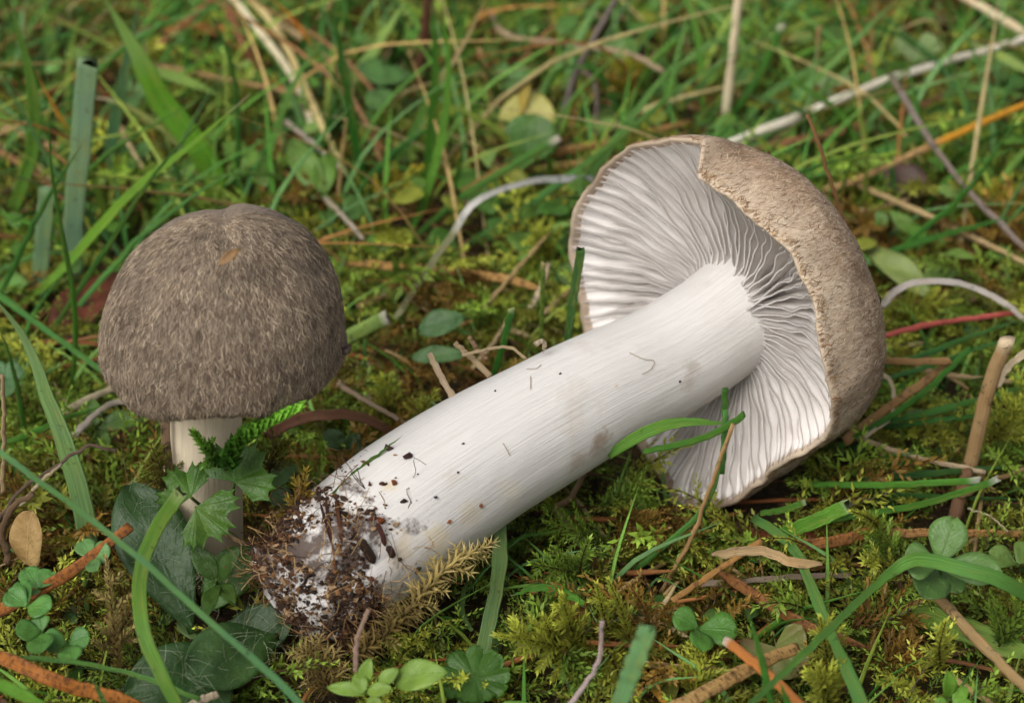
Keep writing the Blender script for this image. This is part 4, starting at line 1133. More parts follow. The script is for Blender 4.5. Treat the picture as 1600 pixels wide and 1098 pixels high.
dry('pale straw leaning on the seed husk at the left edge', [(32, 790), (64, 752), (96, 726)], 6, (200, 186, 150), y=[-9.0, -9.0])
dry('weathered brown twig curling round the seed husk, left edge', [(16, 880), (4, 830), (22, 790), (52, 772)], 11, (120, 96, 72), y=[-9.2, -9.4], wob=0.05)
needle('thick orange-brown needle pointing up right at the left edge', [(-20, 962), (60, 923), (118, 887), (204, 822)], 19, (172, 96, 40), z=[1.4, 2.4], taper='even')
needle('thick orange-brown needle in the bottom left corner', [(-20, 1016), (84, 1062), (150, 1082), (222, 1100)], 23, (190, 108, 44), z=[2.2, 1.6])
dry('pale pointed straw tip at the bottom edge left of centre', [(290, 1108), (312, 1094), (340, 1084)], 13, (196, 178, 150), z=1.4)
dry('straw running from the lobed leaf to the soil of the fallen stem', [(276, 787), (330, 820), (394, 858)], 9, (188, 160, 122), z=[1.6, 1.5])
dry('dark brown twig under the straw beside the soily stem end', [(300, 850), (340, 868), (386, 884)], 14, (112, 82, 62), z=[1.0, 1.1], wob=0.03)
dry('pink-grey thin twig leaning on the soily stem base', [(556, 1050), (558, 1000), (576, 952)], 8, (170, 142, 124), y=[-11.6, -11.3])
dry('lavender-grey curled stem at the bottom edge near centre', [(886, 1106), (916, 1066), (936, 1030), (941, 970)], 8, (184, 166, 160), y=[-12.0, -11.4], wob=0.02)
dry('tan twig lying under the middle of the fallen stem', [(912, 742), (890, 780), (868, 795), (900, 830), (924, 855)], 9, (160, 132, 100), z=[1.0, 0.8], wob=0.03)
dry('dark brown twig in the moss below the fallen stem', [(860, 862), (920, 872), (990, 884)], 7, (104, 72, 52), z=0.8)
dry('tan thin straw crossing in front of the lower gills', [(1032, 925), (1080, 840), (1110, 760), (1146, 662)], 7, (196, 158, 108), y=[-7.6, -7.8])
dry('white-lavender blade arching out from the cap to the right edge', [(1374, 482), (1414, 446), (1482, 440), (1549, 461), (1612, 506)], 10, (236, 226, 220), name='dead_grass_blade', cat='dead grass', z=[1.8, 2.6, 2.4, 1.6], sec='flat', fold=0.3)
dry('pinkish-red stem running from the fallen cap to the right edge', [(1362, 530), (1448, 508), (1530, 496), (1612, 486)], 9, (196, 96, 86), z=[1.4, 1.7])
dry('thick tan cut straw standing near the right edge', [(1488, 836), (1515, 730), (1546, 603), (1574, 529)], 23, (176, 146, 104), y=[-5.2, -5.6], taper='cut', tip=(206, 184, 150), tip_at=0.985)
dry('pale splinter peeling from the thick cut straw at the right edge', [(1556, 605), (1576, 572), (1612, 544)], 13, (206, 190, 160), y=[-5.5, -5.7], sec='flat')
dry('folded straw sharply bent back on itself, right of the fallen cap', [(1318, 690), (1397, 630), (1470, 578), (1482, 566), (1466, 564), (1420, 565), (1362, 562)], 14, (164, 128, 82), z=[1.2, 1.6, 2.0, 2.0, 1.7], sec='needle', n=50)
dry('curled pale strip hanging below the folded straw', [(1366, 584), (1385, 588), (1396, 612), (1392, 650), (1352, 682)], 7, (206, 190, 160), z=[1.7, 1.3], sec='flat')
dry('speckled pale straw lying right of the foot of the fallen cap', [(1340, 684), (1431, 714), (1540, 738)], 9, (192, 172, 142), z=1.2)
dry('tan straw running level behind the folded straw', [(1430, 575), (1500, 588), (1580, 596)], 8, (182, 158, 120), z=1.0)
dry('orange straw slanting up to the right edge', [(1288, 298), (1340, 280), (1465, 223), (1612, 158)], 11, (206, 168, 116), tip=(226, 158, 44), tip_at=0.5, z=[1.2, 2.2], sec='needle')
dry('grey-brown stalk slanting down right across the upper right', [(1392, 118), (1451, 216), (1512, 297), (1612, 398)], 10, (146, 132, 122), z=[2.4, 1.6])
dry('tan straw running down right under the orange straw', [(1334, 286), (1430, 328), (1515, 368), (1612, 416)], 9, (196, 170, 124), z=1.3)
dry('brown upright bristle above the long white straw', [(1271, 190), (1276, 110), (1280, 42)], 8, (170, 134, 92), base_z=0.5)
dry('brown bristle leaning on the top of the fallen cap', [(1322, 356), (1296, 277), (1276, 215), (1261, 178)], 7, (140, 104, 64), y=[-3.6, -3.0])
dry('tiny dark bristle standing on the far side of the fallen cap', [(1216, 276), (1209, 256), (1200, 236)], 5, (120, 86, 54), y=-2.0)
needle('long blurred orange needle behind the fallen cap running right', [(1156, 238), (1340, 199), (1451, 162), (1530, 126)], 14, (176, 116, 74), z=1.2)
dry('bent straw end behind the cap under the orange straw', [(1274, 298), (1300, 318), (1350, 330), (1420, 312)], 9, (176, 150, 108), z=1.2)
dry('brown straw in the gap at the far right middle', [(1520, 470), (1560, 440), (1610, 408)], 8, (150, 124, 90), z=0.9)
dry('tan level straw low at the right edge under the fan of blades', [(1500, 775), (1550, 752), (1612, 728)], 9, (170, 140, 96), z=1.0)
needle('twisted brown needle under the foot of the fallen cap', [(1225, 852), (1300, 846), (1386, 824)], 20, (164, 98, 48), z=1.1)
needle('orange-tan needle running behind the clover to the right edge', [(1376, 833), (1480, 832), (1612, 834)], 14, (190, 128, 74), z=1.0, taper='even')
needle('red-brown needle in the shade right of the lower gills', [(1150, 826), (1230, 840), (1320, 826)], 14, (140, 72, 40), z=0.7)
needle('dark banded needle slanting down right below the fallen cap', [(1118, 890), (1190, 936), (1262, 978), (1356, 1012)], 17, (150, 92, 50), z=1.1)
dry('tan needle slanting down left below the fallen cap', [(1190, 845), (1125, 888), (1050, 938)], 10, (190, 142, 82), z=[1.5, 1.2], sec='needle')
dry('withered curled leaf blade lying below the fallen cap', [(1112, 866), (1188, 860), (1240, 878), (1286, 880)], 16, (190, 162, 120), name='dead_grass_blade', cat='dead grass', sec='flat', taper='both', z=1.5, fold=0.5)
dry('grey flat straw lying under the withered blade', [(1095, 912), (1180, 906), (1250, 900), (1330, 898)], 9, (150, 134, 116), z=0.9, sec='flat')
needle('big pale orange needle rising from the bottom edge, lower right', [(1050, 1110), (1130, 1066), (1195, 1032), (1246, 1012)], 23, (206, 150, 92), z=[1.8, 1.5], taper='even')
dry('orange cut stem with a white tip crossing the big needle', [(1256, 1106), (1195, 1049), (1134, 1000)], 17, (196, 124, 62), z=[2.0, 1.6], taper='cut', tip=(226, 212, 190), tip_at=0.95)
dry('straw-coloured stub under the big orange needle', [(1000, 1036), (1080, 1044), (1170, 1052)], 12, (186, 158, 104), z=0.9)
dry('thick tan straw slanting to the right edge below the clover', [(1460, 926), (1526, 998), (1612, 1084)], 18, (186, 158, 112), z=[1.2, 1.9])
dry('fine pale root hair curving at the right edge above the clover', [(1512, 795), (1545, 805), (1575, 830)], 3, (196, 184, 150), z=1.2)
dry('thick brown stalk base in the shade behind the clover', [(1486, 830), (1496, 790), (1512, 735)], 22, (118, 88, 62), z=[0.4, 1.2])
# ------------------------------------------------------------------ clovers, herbs and other leaves
CG = (96, 150, 96)
clover('large three-part clover leaf at lower right under the draped blade', (1466, 880), [(1492, 806), (1412, 876), (1566, 896)], [62, 66, 60], (104, 152, 104), z=2.0, tipz=[0.5, 0.1, 0.1], stalk_to=(1470, 985), vein=(140, 176, 130))
tag(clover('lower leaflets of another clover tucked under the large one', (1470, 880), [(1444, 932), (1500, 925)], [62, 40], (92, 138, 92), z=1.7, tipz=[0.0, -0.1], stalk_to=(1480, 990)))
clover('clover leaf in the moss left of the dark banded needle', (1092, 980), [(1052, 958), (1152, 985), (1098, 1015)], [44, 58, 40], (84, 142, 72), z=1.3, stalk_to=(1100, 1040))
clover('half-hidden clover at the right edge behind the large one', (1590, 880), [(1545, 862), (1612, 850)], [40, 44], (110, 150, 92), z=1.1)
clover('small clover highest of the cluster on the left, beside the thick needle', (60, 918), [(38, 886), (82, 890), (40, 930)], [36, 38, 30], (96, 158, 104), z=1.7, stalk_to=(90, 960))
clover('round-leaved clover at the left edge under the thick needle', (42, 945), [(10, 922), (78, 950), (30, 905)], [42, 44, 34], (92, 156, 98), z=1.8, stalk_to=(52, 990))
clover('clover left of the tan dried moss, its leaflets spread in a row', (66, 985), [(24, 985), (62, 1018), (60, 962)], [40, 44, 34], (88, 150, 94), z=1.7, stalk_to=(70, 1020))
clover('rightmost clover of the left cluster, touching the dried moss', (106, 1005), [(66, 998), (140, 992), (112, 1032)], [42, 40, 38], (92, 156, 102), z=1.6, stalk_to=(100, 1040))
clover('single blue-green clover between the wide ridged blade and thick needle', (140, 872), [(128, 842), (172, 858), (150, 890)], [34, 40, 26], (104, 160, 122), z=2.0, stalk_to=(132, 930))
clover('clover at the left edge below the short dark blade', (8, 590), [(34, 572), (-16, 570), (14, 616)], [38, 36, 40], (86, 132, 112), z=1.4)
clover('pale clover blurred in the grass beyond the long white straw', (1432, 74), [(1400, 70), (1470, 66), (1432, 96)], [44, 44, 38], (150, 186, 160), z=1.4)
clover('bluish clover blurred above the middle of the white straw', (1304, 136), [(1280, 122), (1334, 126), (1306, 158)], [34, 36, 32], (140, 180, 152), z=1.2)
clover('blurred clover near the top right corner', (1560, 100), [(1530, 90), (1592, 92), (1562, 124)], [38, 38, 34], (104, 154, 92), z=1.2)
clover('blurred clover left of the dark brown stem', (596, 130), [(568, 92), (636, 108), (590, 170)], [44, 46, 42], (86, 136, 92), z=1.6)
clover('blurred clover low in the grass right of the dark brown stem', (796, 120), [(772, 104), (826, 108), (798, 142)], [36, 36, 32], (100, 150, 104), z=1.2)
clover('blurred clover at the upper left behind the orange-tipped blade', (206, 145), [(188, 132), (232, 138), (206, 168)], [34, 36, 30], (96, 148, 108), z=1.4)
clover('blurred clover between pale drooping blade and upright cap', (205, 238), [(186, 226), (236, 232), (208, 262)], [34, 36, 30], (78, 132, 76), z=1.2)

def round_leaf(label, b, t, w, col, z, dz, shape='round', col2=None, cat='leaf', name='slender_leaf', n=None, transl=0.2, spots=0.35):
    B = at_g(b[0], b[1], z); T = at_g(t[0], t[1], z + dz)
    nn = nrm(np.array([random.uniform(-.2, .2), -0.6, 0.8])) if n is None else nrm(n)
    V, F, uv = leaf_geo(B, T, nn, w * px_cm(B), shape, 0.15, 0.16, nl=18, nw=9)
    g0 = at_g(b[0], b[1] + 12, 0.1)
    root = empty(name, g0, label, cat)
    stalk('stalk', root, [g0, B], 0.05, (100, 120, 70))
    mesh('leaf', V, F, leaf_mat(col, col2, transl=transl, spots=spots), root, uv=uv, origin=world_origin(root))
    LEAFY_PX.append(((b[0] + t[0]) / 2, (b[1] + t[1]) / 2, 0.5 * math.hypot(b[0] - t[0], b[1] - t[1])))
    return root
round_leaf('round yellow leaf behind the blurred green one, top centre', (800, 235), (846, 148), 88, (206, 200, 112), 0.9, 1.2, col2=(176, 170, 80), name='round_leaf')
round_leaf('round dark green leaf in front of the yellow leaf, top centre', (824, 252), (836, 178), 86, (80, 130, 74), 1.2, 0.9, name='round_leaf')
round_leaf('narrow yellow-tan leaf standing left of the round yellow leaf', (788, 215), (826, 130), 34, (196, 176, 84), 1.0, 1.4, shape='lance')
round_leaf('heart-shaped teal leaf above the fallen stem, upper of two', (652, 515), (726, 494), 46, (72, 118, 92), 1.4, 0.2, shape='oval', name='teal_leaf')
round_leaf('narrow teal leaf above the fallen stem, lower of two', (640, 556), (730, 552), 30, (80, 128, 104), 1.3, 0.1, shape='oval', name='teal_leaf')
round_leaf('long pale green leaf right of the upper fallen cap', (1452, 456), (1344, 374), 46, (142, 170, 122), 0.9, 0.5, shape='lance', name='lance_leaf')
round_leaf('small bright leaf among the moss right of the pale lance leaf', (1470, 392), (1520, 400), 22, (116, 160, 96), 0.9, 0.2, shape='oval', name='lance_leaf')
round_leaf('blurred slim leaf under the tan straw, upper right', (1434, 366), (1388, 328), 26, (108, 156, 84), 0.9, 0.4, shape='lance', name='lance_leaf')
round_leaf('blurred upright leaf right of the long orange needle', (1400, 212), (1388, 158), 24, (112, 158, 84), 0.9, 0.9, shape='lance', name='lance_leaf')
round_leaf('small round green leaf behind the right shoulder of the fallen cap', (1355, 350), (1388, 342), 34, (96, 146, 84), 0.9, 0.2, name='round_leaf')
round_leaf('large blurred green leaf beneath the two orange needles', (775, 330), (720, 258), 62, (84, 138, 60), 0.9, 0.5, shape='oval', name='round_leaf')
round_leaf('blurred green leaf beside the grey twig above the upright cap', (500, 300), (452, 212), 46, (108, 152, 86), 1.0, 0.8, shape='oval', name='round_leaf')
round_leaf('second blurred green leaf right of the one beside the grey twig', (492, 312), (520, 232), 40, (98, 146, 70), 0.9, 0.7, shape='oval', name='round_leaf')
round_leaf('blurred leaf far up right of the grey forked stem', (958, 96), (985, 56), 52, (96, 146, 88), 1.0, 0.5, name='round_leaf')
round_leaf('blurred leaf at the top right between two grass blades', (1330, 30), (1296, 76), 44, (104, 152, 84), 1.0, 0.3, name='round_leaf')
round_leaf('rust-red dead leaf lying left of the upright cap', (80, 530), (186, 415), 84, (112, 58, 38), 0.5, 0.4, shape='oval', col2=(72, 40, 28), cat='dead leaf', name='dead_leaf', transl=0.1)
round_leaf('brown curled dead leaf blurred at the upper right', (1450, 300), (1380, 262), 60, (104, 78, 62), 0.8, 0.4, shape='oval', col2=(72, 56, 50), cat='dead leaf', name='dead_leaf', transl=0.05)
round_leaf('tan seed husk with dark blotches at the left edge', (40, 888), (46, 800), 62, (196, 164, 110), 0.9, 1.0, shape='round', col2=(150, 116, 66), cat='seed husk', name='seed_husk', transl=0.1, spots=0.0)
herb('small rosette at the bottom edge with one large pale oval leaf', [((612, 1062), (696, 1048), 52, 0.35), ((566, 1070), (578, 1028), 24, 0.35), ((572, 1080), (510, 1072), 24, 0.0), ((566, 1082), (558, 1048), 26, 0.15), ((572, 1080), (612, 1074), 24, 0.1), ((590, 1070), (622, 1044), 24, 0.2), ((574, 1090), (600, 1108), 22, -0.1)], (128, 172, 96), z=1.7, base=(575, 1110), name='seedling_rosette', cat='seedling')
herb('bright little seedling with upright leaves in the bottom right corner', [((1484, 1092), (1482, 1048), 26, 0.4), ((1490, 1096), (1512, 1072), 22, 0.1), ((1488, 1098), (1520, 1098), 20, 0.0), ((1480, 1098), (1460, 1096), 18, 0.0)], (108, 164, 74), z=1.6, base=(1488, 1116), name='seedling_rosette', cat='seedling')
herb('small herb with narrow leaves in the shade left of the upright stem', [((150, 665), (235, 648), 34, 0.1), ((150, 665), (142, 622), 30, 0.3), ((150, 668), (168, 702), 26, -0.1)], (74, 112, 58), z=1.0, name='herb')
herb('dark leaves at the left of the fallen stem base, behind the soil', [((420, 760), (462, 720), 40, 0.2), ((425, 765), (455, 790), 36, 0.0)], (58, 92, 48), z=0.9, name='herb')
herb('dark small-leaved herb in the gap right of the upright stem', [((540, 700), (505, 672), 34, 0.3), ((545, 702), (560, 676), 26, 0.2), ((548, 704), (580, 712), 26, 0.0)], (64, 100, 66), z=0.9, name='herb')

# lobed leaves in front of the upright stem
lob = empty('buttercup', at_g(330, 850, 0.1), 'three-leaved plant with toothed lobed leaves before the upright stem', 'buttercup')
for (c, f, R, sp, z, seed) in [((298, 776), (264, 738), 60, 1.5, 2.3, 1), ((366, 752), (392, 706), 72, 1.9, 2.5, 2), ((306, 792), (346, 824), 74, 1.35, 2.1, 3)]:
    C0 = at_y(c[0], c[1], -8.75); F0 = at_y(f[0], f[1], -8.75 + (0.3 if f[1] < c[1] else -0.35))
    V, F, uv = lobed_geo(C0, F0 - C0, nrm(np.array([0.05, -0.72, 0.70])), R * px_cm(C0), lobes=3, teeth=4, cut=0.30, tooth=0.16, span=sp, seed=seed)
    lf = mesh('leaf', V, F, leaf_mat((76, 122, 58), (52, 92, 44), transl=0.2), lob, uv=uv, origin=world_origin(lob))
    stalk('stalk', lob, [world_origin(lob), (world_origin(lob) + C0) / 2 + np.array([0.1, 0.15, 0]), C0], 0.06, (110, 140, 70))
lob2 = empty('buttercup', at_g(745, 1090, 0.1), 'dark round-lobed leaf low behind the hanging ridged blade, bottom', 'buttercup')
C0 = at_g(742, 1058, 0.9)
for (f, R, seed) in [((742, 1000), 58, 4), ((690, 1050), 60, 5), ((800, 1050), 58, 6), ((748, 1120), 50, 8)]:
    F0 = at_g(f[0], f[1], 0.95)
    V, F, uv = lobed_geo(C0, F0 - C0, nrm(np.array([0, -0.35, 0.9])), R * px_cm(C0), lobes=3, teeth=1, cut=0.18, tooth=0.05, span=0.95, seed=seed)
    mesh('leaf_lobe', V, F, leaf_mat((70, 116, 56), (54, 96, 46), transl=0.2), lob2, uv=uv, origin=world_origin(lob2))
LEAFY_PX += [(742, 1050, 60), (296, 760, 40), (380, 725, 50), (330, 815, 45)]
lob3 = empty('lobed_leaf', at_g(1225, 1060, 0.1), 'dull grey-green lobed leaf with purple stains under the big orange needle', 'leaf')
C0 = at_g(1210, 1010, 1.0); F0 = at_g(1240, 1060, 0.9)
V, F, uv = lobed_geo(C0, F0 - C0, nrm(np.array([0, -0.4, 0.9])), 66 * px_cm(C0), lobes=5, teeth=1, cut=0.25, tooth=0.08, span=2.3, seed=9)
mesh('leaf', V, F, leaf_mat((112, 128, 84), (110, 88, 92), transl=0.15), lob3, uv=uv, origin=world_origin(lob3))
stalk('stalk', lob3, [world_origin(lob3), C0], 0.05, (120, 110, 80))
LEAFY_PX.append((1225, 1025, 55))

# dark hairy rosette between the mushrooms
def hairy_leaf(root, b, t, w, zb, zt, y=None, nhair=70, col=(48, 82, 52)):
    B = at_g(b[0], b[1], zb); T = at_g(t[0], t[1], zt)
    nn = nrm(np.array([0.1, -0.66, 0.75]))
    V, F, uv = leaf_geo(B, T, nn, w * px_cm(B), 'obovate', 0.12, 0.14, nl=22, nw=11)
    lf = mesh('leaf', V, F, leaf_mat(col, (38, 70, 42), vein=(70, 104, 66), transl=0.12, rough=0.5, spots=0.1, key='hairy'), root, uv=uv, origin=world_origin(root))
    bag = Bag(); N = 22 * 11
    for _ in range(int(nhair * 0.7)):
        i = random.randrange(2 * 11, N); p = V[i]
        d = nrm(nn + RNG.normal(0, 0.3, 3) + np.array([0.35, 0, 0.2])); L = random.uniform(0.2, 0.42)
        s = RNG.normal(0, 0.16, 3)
        a, f, _u = strip(catmull([p, p + d * L * 0.5 + s * 0.3, p + d * L + s], 6), np.linspace(0.005, 0.0025, 6), 1.0, m=3)
        bag.add(a, f[0], lin((170, 178, 152)))
    bag.build('leaf_hairs', M_FIBRE, lf, origin=world_origin(lf))
    LEAFY_PX.append(((b[0] + t[0]) / 2, (b[1] + t[1]) / 2, 0.55 * math.hypot(b[0] - t[0], b[1] - t[1])))
haw = empty('hawkweed', at_g(345, 1000, 0.1), 'dark green rosette of leaves with long white hairs below the upright mushroom', 'hawkweed')
hairy_leaf(haw, (300, 985), (200, 752), 118, 0.7, 2.4)
hairy_leaf(haw, (312, 960), (392, 855), 74, 0.7, 1.5, nhair=25, col=(74, 122, 54))
hairy_leaf(haw, (440, 990), (292, 1050), 104, 0.9, 1.4, nhair=60, col=(58, 96, 62))
hairy_leaf(haw, (392, 1030), (196, 1080), 110, 0.6, 1.0, nhair=60, col=(50, 86, 54))
hairy_leaf(haw, (330, 1010), (455, 965), 80, 0.5, 0.8, nhair=45)
hairy_leaf(haw, (300, 1030), (345, 1110), 70, 0.4, 0.9, nhair=30)
mid_ = at_g(330, 1010, 0.5)

# ------------------------------------------------------------------ small debris lying on the mushrooms
def on_obj(x, y, o):
    return at_y(x, y, o)
p = LC + np.array([0.05, -0.95, 1.35])
V, F, uv = leaf_geo(at_y(342, 412, LC[1] - 1.33), at_y(378, 386, LC[1] - 1.10), nrm(np.array([0, -0.8, 0.6])), 0.13, 'lance', 0.3, 0.4)
o = mesh('dry_scrap', V, F, leaf_mat((164, 128, 84), (110, 78, 50), transl=0.1), uv=uv); tag(o, 'tiny tan leaf scrap stuck on top of the upright cap', 'leaf scrap')
V, F, uv = leaf_geo(at_y(530, 552, LC[1] - 0.45), at_y(548, 540, LC[1] - 0.4), nrm(np.array([0.6, -0.7, 0.4])), 0.13, 'round', 0.6, 0.6)
o = mesh('seed_scale', V, F, leaf_mat((84, 66, 56), (52, 40, 36), transl=0.0), uv=uv); tag(o, 'dark brown seed scale on the right edge of the upright cap', 'seed scale')
V, F, uv = leaf_geo(at_y(1366, 452, -5.6), at_y(1376, 490, -5.7), nrm(np.array([0.9, -0.4, 0.1])), 0.22, 'round', 0.6, 0.3)
o = mesh('leaf_scrap', V, F, leaf_mat((96, 92, 56), (70, 66, 40), transl=0.1), uv=uv); tag(o, 'small olive leaf scrap stuck on the right side of the fallen cap', 'leaf scrap')

# ------------------------------------------------------------------ moss sprigs one can tell apart
sprig('glossy bright green moss sprig leaning against the upright stem', [(352, 735), (372, 690), (412, 662), (466, 636)], (lin((52, 92, 30)), lin((130, 186, 66))), leaf=0.26, branches=0, dens=110, spread=0.75, y=[-9.0, -9.1], curve=-0.1, wid=0.75)
sprig('shorter green moss sprig in front of the upright stem', [(352, 728), (330, 710), (302, 674)], (lin((60, 98, 34)), lin((128, 176, 66))), leaf=0.17, branches=2, blen=0.3, dens=80, y=[-8.9, -9.0], spread=0.7, wid=0.7)
sprig('tan dried moss strand clinging along the underside of the fallen stem', [(548, 1030), (610, 985), (650, 938), (700, 885), (770, 848)], G_DRY, leaf=0.20, branches=12, blen=0.32, dens=85, y=[-10.9, -10.2, -9.0], spread=1.15, curve=0.8, wid=0.3, taper=0.2)
sprig('tan dried moss tuft below the soily stem end', [(520, 1085), (500, 1040), (470, 1010)], G_DRY, leaf=0.19, branches=10, blen=0.42, dens=80, z=(0.6, 1.0), spread=1.1, curve=0.8, taper=0.3, wid=0.3)
sprig('withered tan moss strand standing left of the bright curved blade', [(188, 1050), (178, 985), (172, 930), (166, 872)], G_DRY, leaf=0.17, branches=6, blen=0.5, dens=70, z=(0.9, 2.2), spread=0.7)
sprig('withered tan moss tuft beside the bright curved blade', [(165, 1010), (195, 975), (212, 940)], G_DRY, leaf=0.16, branches=6, blen=0.5, dens=60, z=(0.9, 1.5), spread=0.8)
sprig('orange-brown moss sprig at the upper edge of the soily stem end', [(470, 835), (468, 790), (478, 732)], (lin((110, 66, 30)), lin((168, 150, 60))), leaf=0.20, branches=5, blen=0.35, dens=60, y=[-8.9, -8.9], spread=0.7)
fr = [((1000, 905), (905, 905), (780, 902)), ((900, 1000), (885, 950), (872, 900)), ((960, 990), (912, 950), (898, 905)), ((985, 975), (950, 930), (935, 905))]
sprig('largest yellow-green feathery moss frond, pointing left by the hanging blade', [(950, 1020), (880, 1010), (830, 1000), (776, 992)], G_YEL, leaf=0.20, branches=12, blen=0.9, z=(0.9, 1.5), dens=70)
sprig('upright pale moss frond with pointed tip right of the hanging blade', [(905, 1015), (890, 975), (878, 930)], G_YEL, leaf=0.19, branches=5, blen=0.45, z=(0.9, 1.9), dens=85, spread=0.6)
sprig('upright pale moss frond left of the pointed one, smaller', [(880, 1015), (862, 990), (848, 962)], G_YEL, leaf=0.17, branches=4, blen=0.35, z=(0.9, 1.6), dens=85, spread=0.6)
sprig('slim upright moss shoot beside the lavender curled stem, left', [(955, 1000), (942, 955), (932, 912)], G_YEL, leaf=0.16, branches=3, blen=0.3, z=(0.9, 1.9), dens=80, spread=0.6)
sprig('slim upright moss shoot beside the lavender curled stem, right', [(985, 1005), (970, 950), (950, 905)], G_YEL, leaf=0.16, branches=3, blen=0.3, z=(0.9, 1.9), dens=80, spread=0.6)
sprig('brownish moss shoot right of the slim upright pair', [(1020, 1010), (1010, 960), (985, 915)], G_BRN, leaf=0.15, branches=6, blen=0.4, z=(0.8, 1.6), dens=70)
sprig('yellow-green moss fronds hanging below the lavender curled stem', [(945, 1010), (965, 1050), (975, 1100)], G_YEL, leaf=0.17, branches=9, blen=0.6, z=(1.2, 1.0), dens=70)
sprig('moss frond drooping down at the bottom edge near centre', [(880, 1015), (905, 1050), (925, 1085)], G_GRN, leaf=0.17, branches=7, blen=0.5, z=(1.2, 0.9), dens=70)
sprig('green moss frond under the right end of the fallen stem', [(930, 800), (985, 770), (1010, 730)], G_GRN, leaf=0.15, branches=10, blen=0.6, z=(0.8, 1.4), dens=66)
sprig('brown feathery moss hanging below the lower gills, left', [(960, 800), (990, 815), (1040, 840)], G_BRN, leaf=0.14, branches=12, blen=0.7, z=(1.0, 1.1), dens=66)
sprig('brown feathery moss hanging below the lower gills, right', [(1030, 790), (1060, 830), (1100, 850)], G_BRN, leaf=0.14, branches=12, blen=0.6, z=(1.1, 1.0), dens=66)
sprig('green moss frond in the shade under the middle of the fallen stem', [(960, 850), (900, 830), (850, 815)], G_GRN, leaf=0.15, branches=12, blen=0.7, z=(0.7, 1.2), dens=66)
sprig('green moss frond right of the hanging blade, middle height', [(930, 900), (880, 890), (830, 880)], G_GRN, leaf=0.16, branches=11, blen=0.7, z=(0.7, 1.3), dens=66)
sprig('upright green moss spike in the shade below the fallen stem', [(905, 900), (910, 870), (920, 842)], G_GRN, leaf=0.17, branches=2, blen=0.3, z=(0.8, 1.5), dens=80)
sprig('bright moss sprig between the green spike and the crossing blade, lower right', [(1300, 1060), (1290, 1010), (1282, 965)], G_YEL, leaf=0.17, branches=6, blen=0.5, z=(0.9, 1.9), dens=75, spread=0.65)
sprig('bright moss tuft at the bottom edge right of the green spikes', [(1300, 1110), (1290, 1080), (1280, 1040)], G_YEL, leaf=0.20, branches=9, blen=0.7, z=(1.0, 1.8), dens=75)
sprig('yellow moss tuft at the bottom edge left of the green spikes', [(1080, 1090), (1095, 1050), (1100, 1020)], G_YEL, leaf=0.17, branches=9, blen=0.7, z=(0.8, 1.2), dens=70)
sprig('tall yellow moss shoot beside the tan slanting straw', [(1470, 1050), (1468, 1010), (1478, 970)], G_YEL, leaf=0.16, branches=5, blen=0.4, z=(0.9, 1.9), dens=75)
sprig('bright moss frond at the right edge beside the tan slanting straw', [(1560, 1010), (1585, 970), (1612, 930)], G_GRN, leaf=0.18, branches=9, blen=0.7, z=(1.0, 1.6), dens=75)
sprig('brown moss mat frond under the draped blade', [(1330, 980), (1390, 960), (1440, 975)], G_BRN, leaf=0.16, branches=12, blen=0.9, z=(0.8, 1.0), dens=66)
sprig('dark brown moss frond left of the tan slanting straw', [(1340, 1050), (1390, 1030), (1440, 1020)], G_BRN, leaf=0.16, branches=12, blen=0.8, z=(0.6, 0.8), dens=66)
sprig('yellow moss sprig beside the clover stalk', [(1405, 900), (1375, 880), (1350, 880)], G_YEL, leaf=0.15, branches=8, blen=0.4, z=(0.9, 1.3), dens=70)
sprig('moss frond left of the large clover, above the twisted needle', [(1400, 880), (1380, 845), (1360, 815)], G_GRN, leaf=0.16, branches=10, blen=0.6, z=(0.7, 1.2), dens=70)
sprig('pale moss shoot curling over the broad cut blade', [(1372, 822), (1355, 808), (1330, 798)], G_YEL, leaf=0.13, branches=3, blen=0.2, z=(1.2, 1.7), dens=70)
sprig('bright moss fronds at the right edge below the thick cut straw', [(1545, 690), (1575, 660), (1595, 620)], G_YEL, leaf=0.18, branches=9, blen=0.7, z=(1.0, 1.8), dens=75)
sprig('moss frond right of the thick cut straw, low', [(1560, 720), (1585, 700), (1612, 690)], G_GRN, leaf=0.17, branches=9, blen=0.6, z=(0.8, 1.2), dens=70)
sprig('yellow-green moss tuft just right of the fallen stem base, upper side', [(612, 650), (602, 620), (596, 585)], G_YEL, leaf=0.17, branches=7, blen=0.5, z=(0.8, 1.5), dens=75)
sprig('curled green moss shoot touching the upper side of the fallen stem', [(650, 670), (662, 640), (680, 610)], G_YEL, leaf=0.15, branches=6, blen=0.4, z=(0.8, 1.5), dens=75)
sprig('yellow feathery moss sprig above the upright cap right side', [(560, 385), (595, 360), (632, 385)], G_YEL, leaf=0.20, branches=9, blen=0.6, z=(1.0, 1.5), dens=70)
sprig('golden moss sprig tilting up, blurred, right of the dark stout blade', [(585, 310), (615, 285), (658, 262)], (lin((130, 110, 30)), lin((196, 176, 50))), leaf=0.20, branches=5, blen=0.5, z=(0.9, 1.6), dens=70)
sprig('yellow moss tuft left of the far rim of the fallen cap', [(865, 410), (850, 385), (832, 360)], G_YEL, leaf=0.20, branches=9, blen=0.7, z=(0.8, 1.5), dens=70)
sprig('golden-yellow moss patch sprig blurred near the top, right of the grey stem', [(870, 70), (890, 45), (905, 20)], (lin((140, 126, 30)), lin((196, 190, 60))), leaf=0.22, branches=9, blen=0.8, z=(0.8, 1.4), dens=60)
sprig('yellow moss tuft blurred beside the drooping grey twig', [(985, 150), (980, 120), (990, 90)], (lin((140, 126, 30)), lin((190, 186, 60))), leaf=0.22, branches=9, blen=0.8, z=(0.8, 1.6), dens=60)
